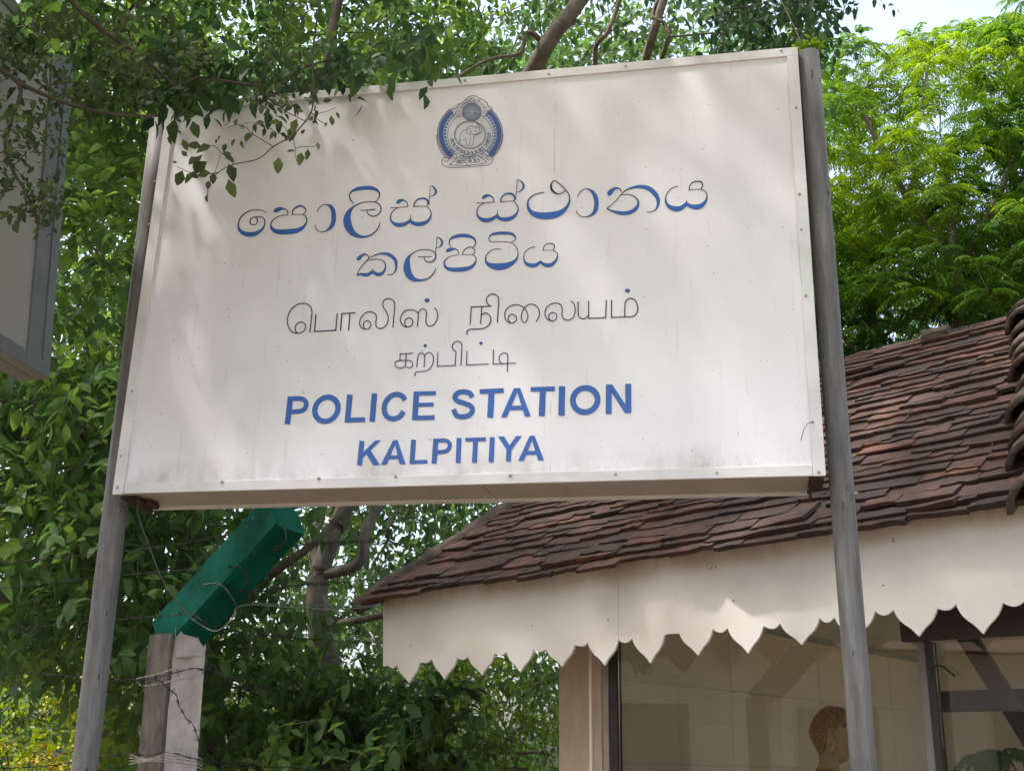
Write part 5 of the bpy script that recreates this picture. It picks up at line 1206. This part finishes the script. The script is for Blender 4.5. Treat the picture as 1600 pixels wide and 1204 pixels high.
# --- roadside tree whose limbs overhang the sign from the left and above (crown mostly above and behind the viewer)
sk = Skel(); base = Vector((-4.2, 0.4, 0))
l0 = sk.limb([base, (-4.15, .5, 1.5), (-3.9, .8, 3.2), (-3.4, 1.0, 4.6)], .19, .14)
la = sk.limb([(-3.4, 1.0, 4.6), (-2.2, .4, 5.8), (-.6, -.6, 6.6), (1.2, -1.6, 7.2)], .11, .05, l0)
lb = sk.limb([(-3.4, 1.0, 4.6), (-3.6, -1.0, 6.0), (-3.0, -3.0, 7.0)], .09, .04, l0)
lc = sk.limb([(-3.4, 1.0, 4.6), tuple(at(-150, -120, 3.3)), tuple(at(60, -90, 3.5)), tuple(at(300, -120, 3.6)), tuple(at(520, -150, 3.6))], .05, .016, l0)
ld = sk.limb([tuple(at(60, -90, 3.5)), tuple(at(110, 0, 3.55)), tuple(at(175, 58, 3.6)), tuple(at(224, 91, 3.62)), tuple(at(273, 135, 3.64))], .011, .006, sk.nearest(at(60, -90, 3.5)))
le = sk.limb([tuple(at(-150, -120, 3.3)), tuple(at(-60, 60, 3.3)), tuple(at(28, 130, 3.35)), tuple(at(18, 185, 3.35)), tuple(at(8, 225, 3.35)), tuple(at(22, 270, 3.35)), tuple(at(40, 300, 3.35)), tuple(at(62, 350, 3.35))], .009, .004, sk.nearest(at(-150, -120, 3.3)))
lf = sk.limb([tuple(at(28, 130, 3.35)), tuple(at(100, 160, 3.4)), tuple(at(175, 178, 3.45)), tuple(at(245, 182, 3.55))], .008, .004, sk.nearest(at(28, 130, 3.35)))
mainC = np.concatenate([px_cloud(42, -30, 235, 25, 150, 3.25, 3.7, None, .95), px_cloud(24, -20, 110, 150, 330, 3.2, 3.4, inblob([(40, 200, 45, 50), (20, 250, 40, 60), (40, 300, 40, 40), (70, 340, 22, 40), (20, 180, 30, 40)]), .95), px_cloud(18, 150, 330, 60, 175, 3.5, 3.8, None, .95),
                        px_cloud(14, 400, 520, 60, 160, 3.6, 3.85, None, .95)])
mainB = np.concatenate([px_cloud(22, 205, 400, 70, 165, 3.72, 3.95, None, .95), px_cloud(3, 665, 700, 62, 82, 3.6, 3.7, None, .95), px_cloud(12, 380, 640, 60, 125, 3.8, 4.1, None, .95), px_cloud(16, 0, 230, 10, 110, 3.75, 4.0, None, .95)])
n_small = len(mainC)
can = []  # unseen crown clusters, spread and thinned to shade the sign and fascia
while len(can) < 2400:
    y_ = random.uniform(-1.2, 7.5) if random.random() < .94 else random.uniform(-6, -1)
    p = Vector((random.uniform(-6.5, 4.2), y_, max(5.0, 2.2 + y_ * .80) + random.uniform(0, 1.8)))
    if noise.noise(p * .9 + Vector((4, 2, 9))) + random.uniform(-.2, .2) < -.30: continue
    if p.x > .8 and random.random() < .6: continue
    d = p - CAM; c = d.dot(C_F)
    if c > 0 and abs(d.dot(C_R) / c) < .62 and abs(d.dot(C_U) / c) < .42: continue
    can.append(tuple(p))
can = np.array(can)
sk.reach(np.concatenate([mainC, mainB]), .12, .12); sk.reach(can, .4)
root = empty('overhanging_tree', base, 'tree whose thin twigs of small olive leaves hang before both signboards', 'tree')
wobj('trunk', sk.mesh('trunk', M['twig'], 0.0016, 2.2, 5), root)
tnS = tintc(mainC, .35, .5, 2); tnC = tintc(can, .45, .5)
V, T, A = merge([twig_leaves(mainC, 8, .13, .038, .020, tnS, True, .4), twig_leaves(mainC + rng.normal(size=mainC.shape) * .05, 7, .12, .034, .018, tnS, True, .4)])
o = wobj('twig_leaves', fast_mesh('twig_leaves', V, T, A, M['leaf_small']), root); o['kind'] = 'stuff'
V, T, A = merge([twig_leaves(mainB, 8, .17, .078, .040, tintc(mainB, .6, .4, 2), True, .55), twig_leaves(mainB + rng.normal(size=mainB.shape) * .05, 6, .15, .07, .036, tintc(mainB, .3, .4, 2), True, .5)])
o = wobj('broad_leaves', fast_mesh('broad_leaves', V, T, A, M['leaf_dark']), root); o['kind'] = 'stuff'
V, T, A = merge([twig_leaves(can, 10, .42, .16, .09, tnC, False), twig_leaves(can + rng.normal(size=can.shape) * .2, 9, .4, .15, .085, tnC, False)])
o = wobj('crown', fast_mesh('crown', V, T, A, M['leaf_broad']), root); o['kind'] = 'stuff'
# the spray of twigs that hangs across the sign's upper left corner, leaf by leaf
Zt = lambda x, y, d: at(x / 2.857, y / 2.857, d)
DT = 3.62
tw = [([(1480,-330),(1440,-60),(1400,200),(1400,400),(1398,440),(1385,510),(1310,600),(1220,655),(1150,710),(1040,735),(975,770),(935,820),(925,880)], .0042, .0013),
      ([(1220,655),(1170,625),(1130,600),(1085,560),(1045,560),(1010,572)], .0017, .001), ([(1310,610),(1318,660),(1345,655),(1400,655),(1418,640)], .0015, .0009), ([(1318,655),(1318,690),(1325,722)], .0012, .0009),
      ([(1388,500),(1420,535),(1462,560)], .0016, .001), ([(1400,510),(1450,500),(1500,480)], .0013, .0009), ([(1370,545),(1300,510),(1262,488),(1230,455),(1190,440)], .0018, .001), ([(1130,600),(1130,570),(1170,540)], .0012, .0009),
      ([(1045,735),(1010,700),(985,680),(950,650),(870,660)], .0016, .001), ([(975,770),(900,780),(850,770),(790,745)], .0016, .001), ([(985,690),(970,740),(955,780)], .0011, .0009), ([(1300,620),(1260,560),(1180,545),(1085,550)], .0014, .0009),
      ([(840,470),(800,520),(780,560)], .0014, .001), ([(1400,440),(1440,380),(1500,330),(1600,300)], .0016, .001)]
spray = []
for pts, r0, r1 in tw:
    Pp = catmull([tuple(Zt(x, y, DT + .00012 * (x - 1200))) for x, y in pts], 5); spray.append((Pp, [r0 + (r1 - r0) * i / (len(Pp) - 1) for i in range(len(Pp))]))
o = wobj('hanging_twig', tubes_me('hanging_twig', spray, 6), root, M['twig'])
lv = [(1395,452,52,150),(1440,455,50,20),(1325,530,78,250),(1360,535,40,10),(1255,545,60,180),(1232,585,50,230),(1322,500,36,20),(1262,485,32,120),(1168,470,44,265),(1200,440,30,20),(1310,560,84,255),(1345,600,30,60),(1245,700,84,262),(1280,680,42,20),
      (1345,680,66,265),(1376,665,56,262),(1416,635,38,285),(1478,515,50,275),(1500,500,36,300),(1180,550,60,170),(1115,590,56,240),(1130,600,48,200),(1095,575,44,160),(1050,620,40,235),(1077,625,42,275),(1020,560,40,150),(1045,560,34,60),
      (900,655,70,170),(945,650,80,200),(1000,690,60,330),(905,690,84,230),(925,720,90,220),(940,770,70,190),(1020,730,90,290),(955,770,56,260),(990,690,50,20),(1020,800,92,285),(860,770,64,235),(815,760,84,245),(835,700,40,130),(790,730,30,150),
      (845,770,50,330),(930,805,44,265),(923,870,36,268),(985,605,26,230),(970,620,24,240),(780,530,118,262),(830,480,60,270),(860,540,84,285),(815,620,60,290),(760,600,50,262),(1400,520,30,220),(1460,545,26,240),(1490,530,30,255),(880,700,60,215),(1010,640,44,250)]
for i, (x, y, s_, a) in enumerate(lv):
    p = np.array(Zt(x, y, DT + random.uniform(-.03, .03)))[None]; d = np.array(C_R * math.cos(R(a)) + C_U * math.sin(R(a)) + C_F * random.uniform(-.35, .35))[None]
    nn = np.array(-C_F + C_R * random.uniform(-.6, .6) + C_U * random.uniform(-.2, .8))[None]; Lm = s_ / 2.857 / F_PX * DT * 1.05
    V, T, A = leaf_batch(p, d, nn, np.array([Lm]), np.array([Lm * random.uniform(.48, .66)]), np.array([random.uniform(.1, .8)]), True, .3, .25)
    wobj('leaf', fast_mesh('leaf', V, T, A, M['leaf_small']), root)
# plant added behind the right-hand pane, standing in for reflected foliage
pc = np.array([tuple(at(random.uniform(1492, 1625), random.uniform(1165, 1300), random.uniform(5.35, 5.75))) for _ in range(16)])
pb = Vector((float(pc[:, 0].mean()), float(pc[:, 1].mean()), 0.1)); sk2 = Skel(); sk2.limb([pb, pb + Vector((.02, 0, .5)), pb + Vector((0, .02, 1.0))], .018, .008); sk2.reach(pc, .15)
pr_ = empty('reflection_plant', pb, 'added green plant standing in for foliage mirrored in the right-hand shrine pane', 'plant'); wobj('stem', sk2.mesh('stem', M['twig']), pr_)
V, T, A = merge([pinnate(pc, .16, 7, 6, np.full(len(pc), .75), (.05, .020))]); o = wobj('foliage', fast_mesh('foliage', V, T, A, M['leaf_neem']), pr_); o['kind'] = 'stuff'
# a light green sprig resting on the right-hand pole's head
cc = np.array([tuple(at(1262 + random.uniform(-18, 22), 72 + random.uniform(-6, 4), 3.74)) for _ in range(14)])
sk = Skel(); sk.limb([at(1190, -60, 3.9), at(1225, 10, 3.85), at(1250, 62, 3.78)], .004, .002); sk.reach(cc, .05)
r_ = empty('green_sprig', at(1190, -60, 3.9), 'light yellow-green sprig lying on the head of the right-hand sign pole', 'sprig'); wobj('stem', sk.mesh('stem', M['twig'], .001, 2.2, 4), r_)
V, T, A = twig_leaves(cc, 3, .03, .035, .014, np.full(len(cc), .9), True, .2); o = wobj('leaves', fast_mesh('leaves', V, T, A, M['leaf_neem']), r_); o['kind'] = 'stuff'
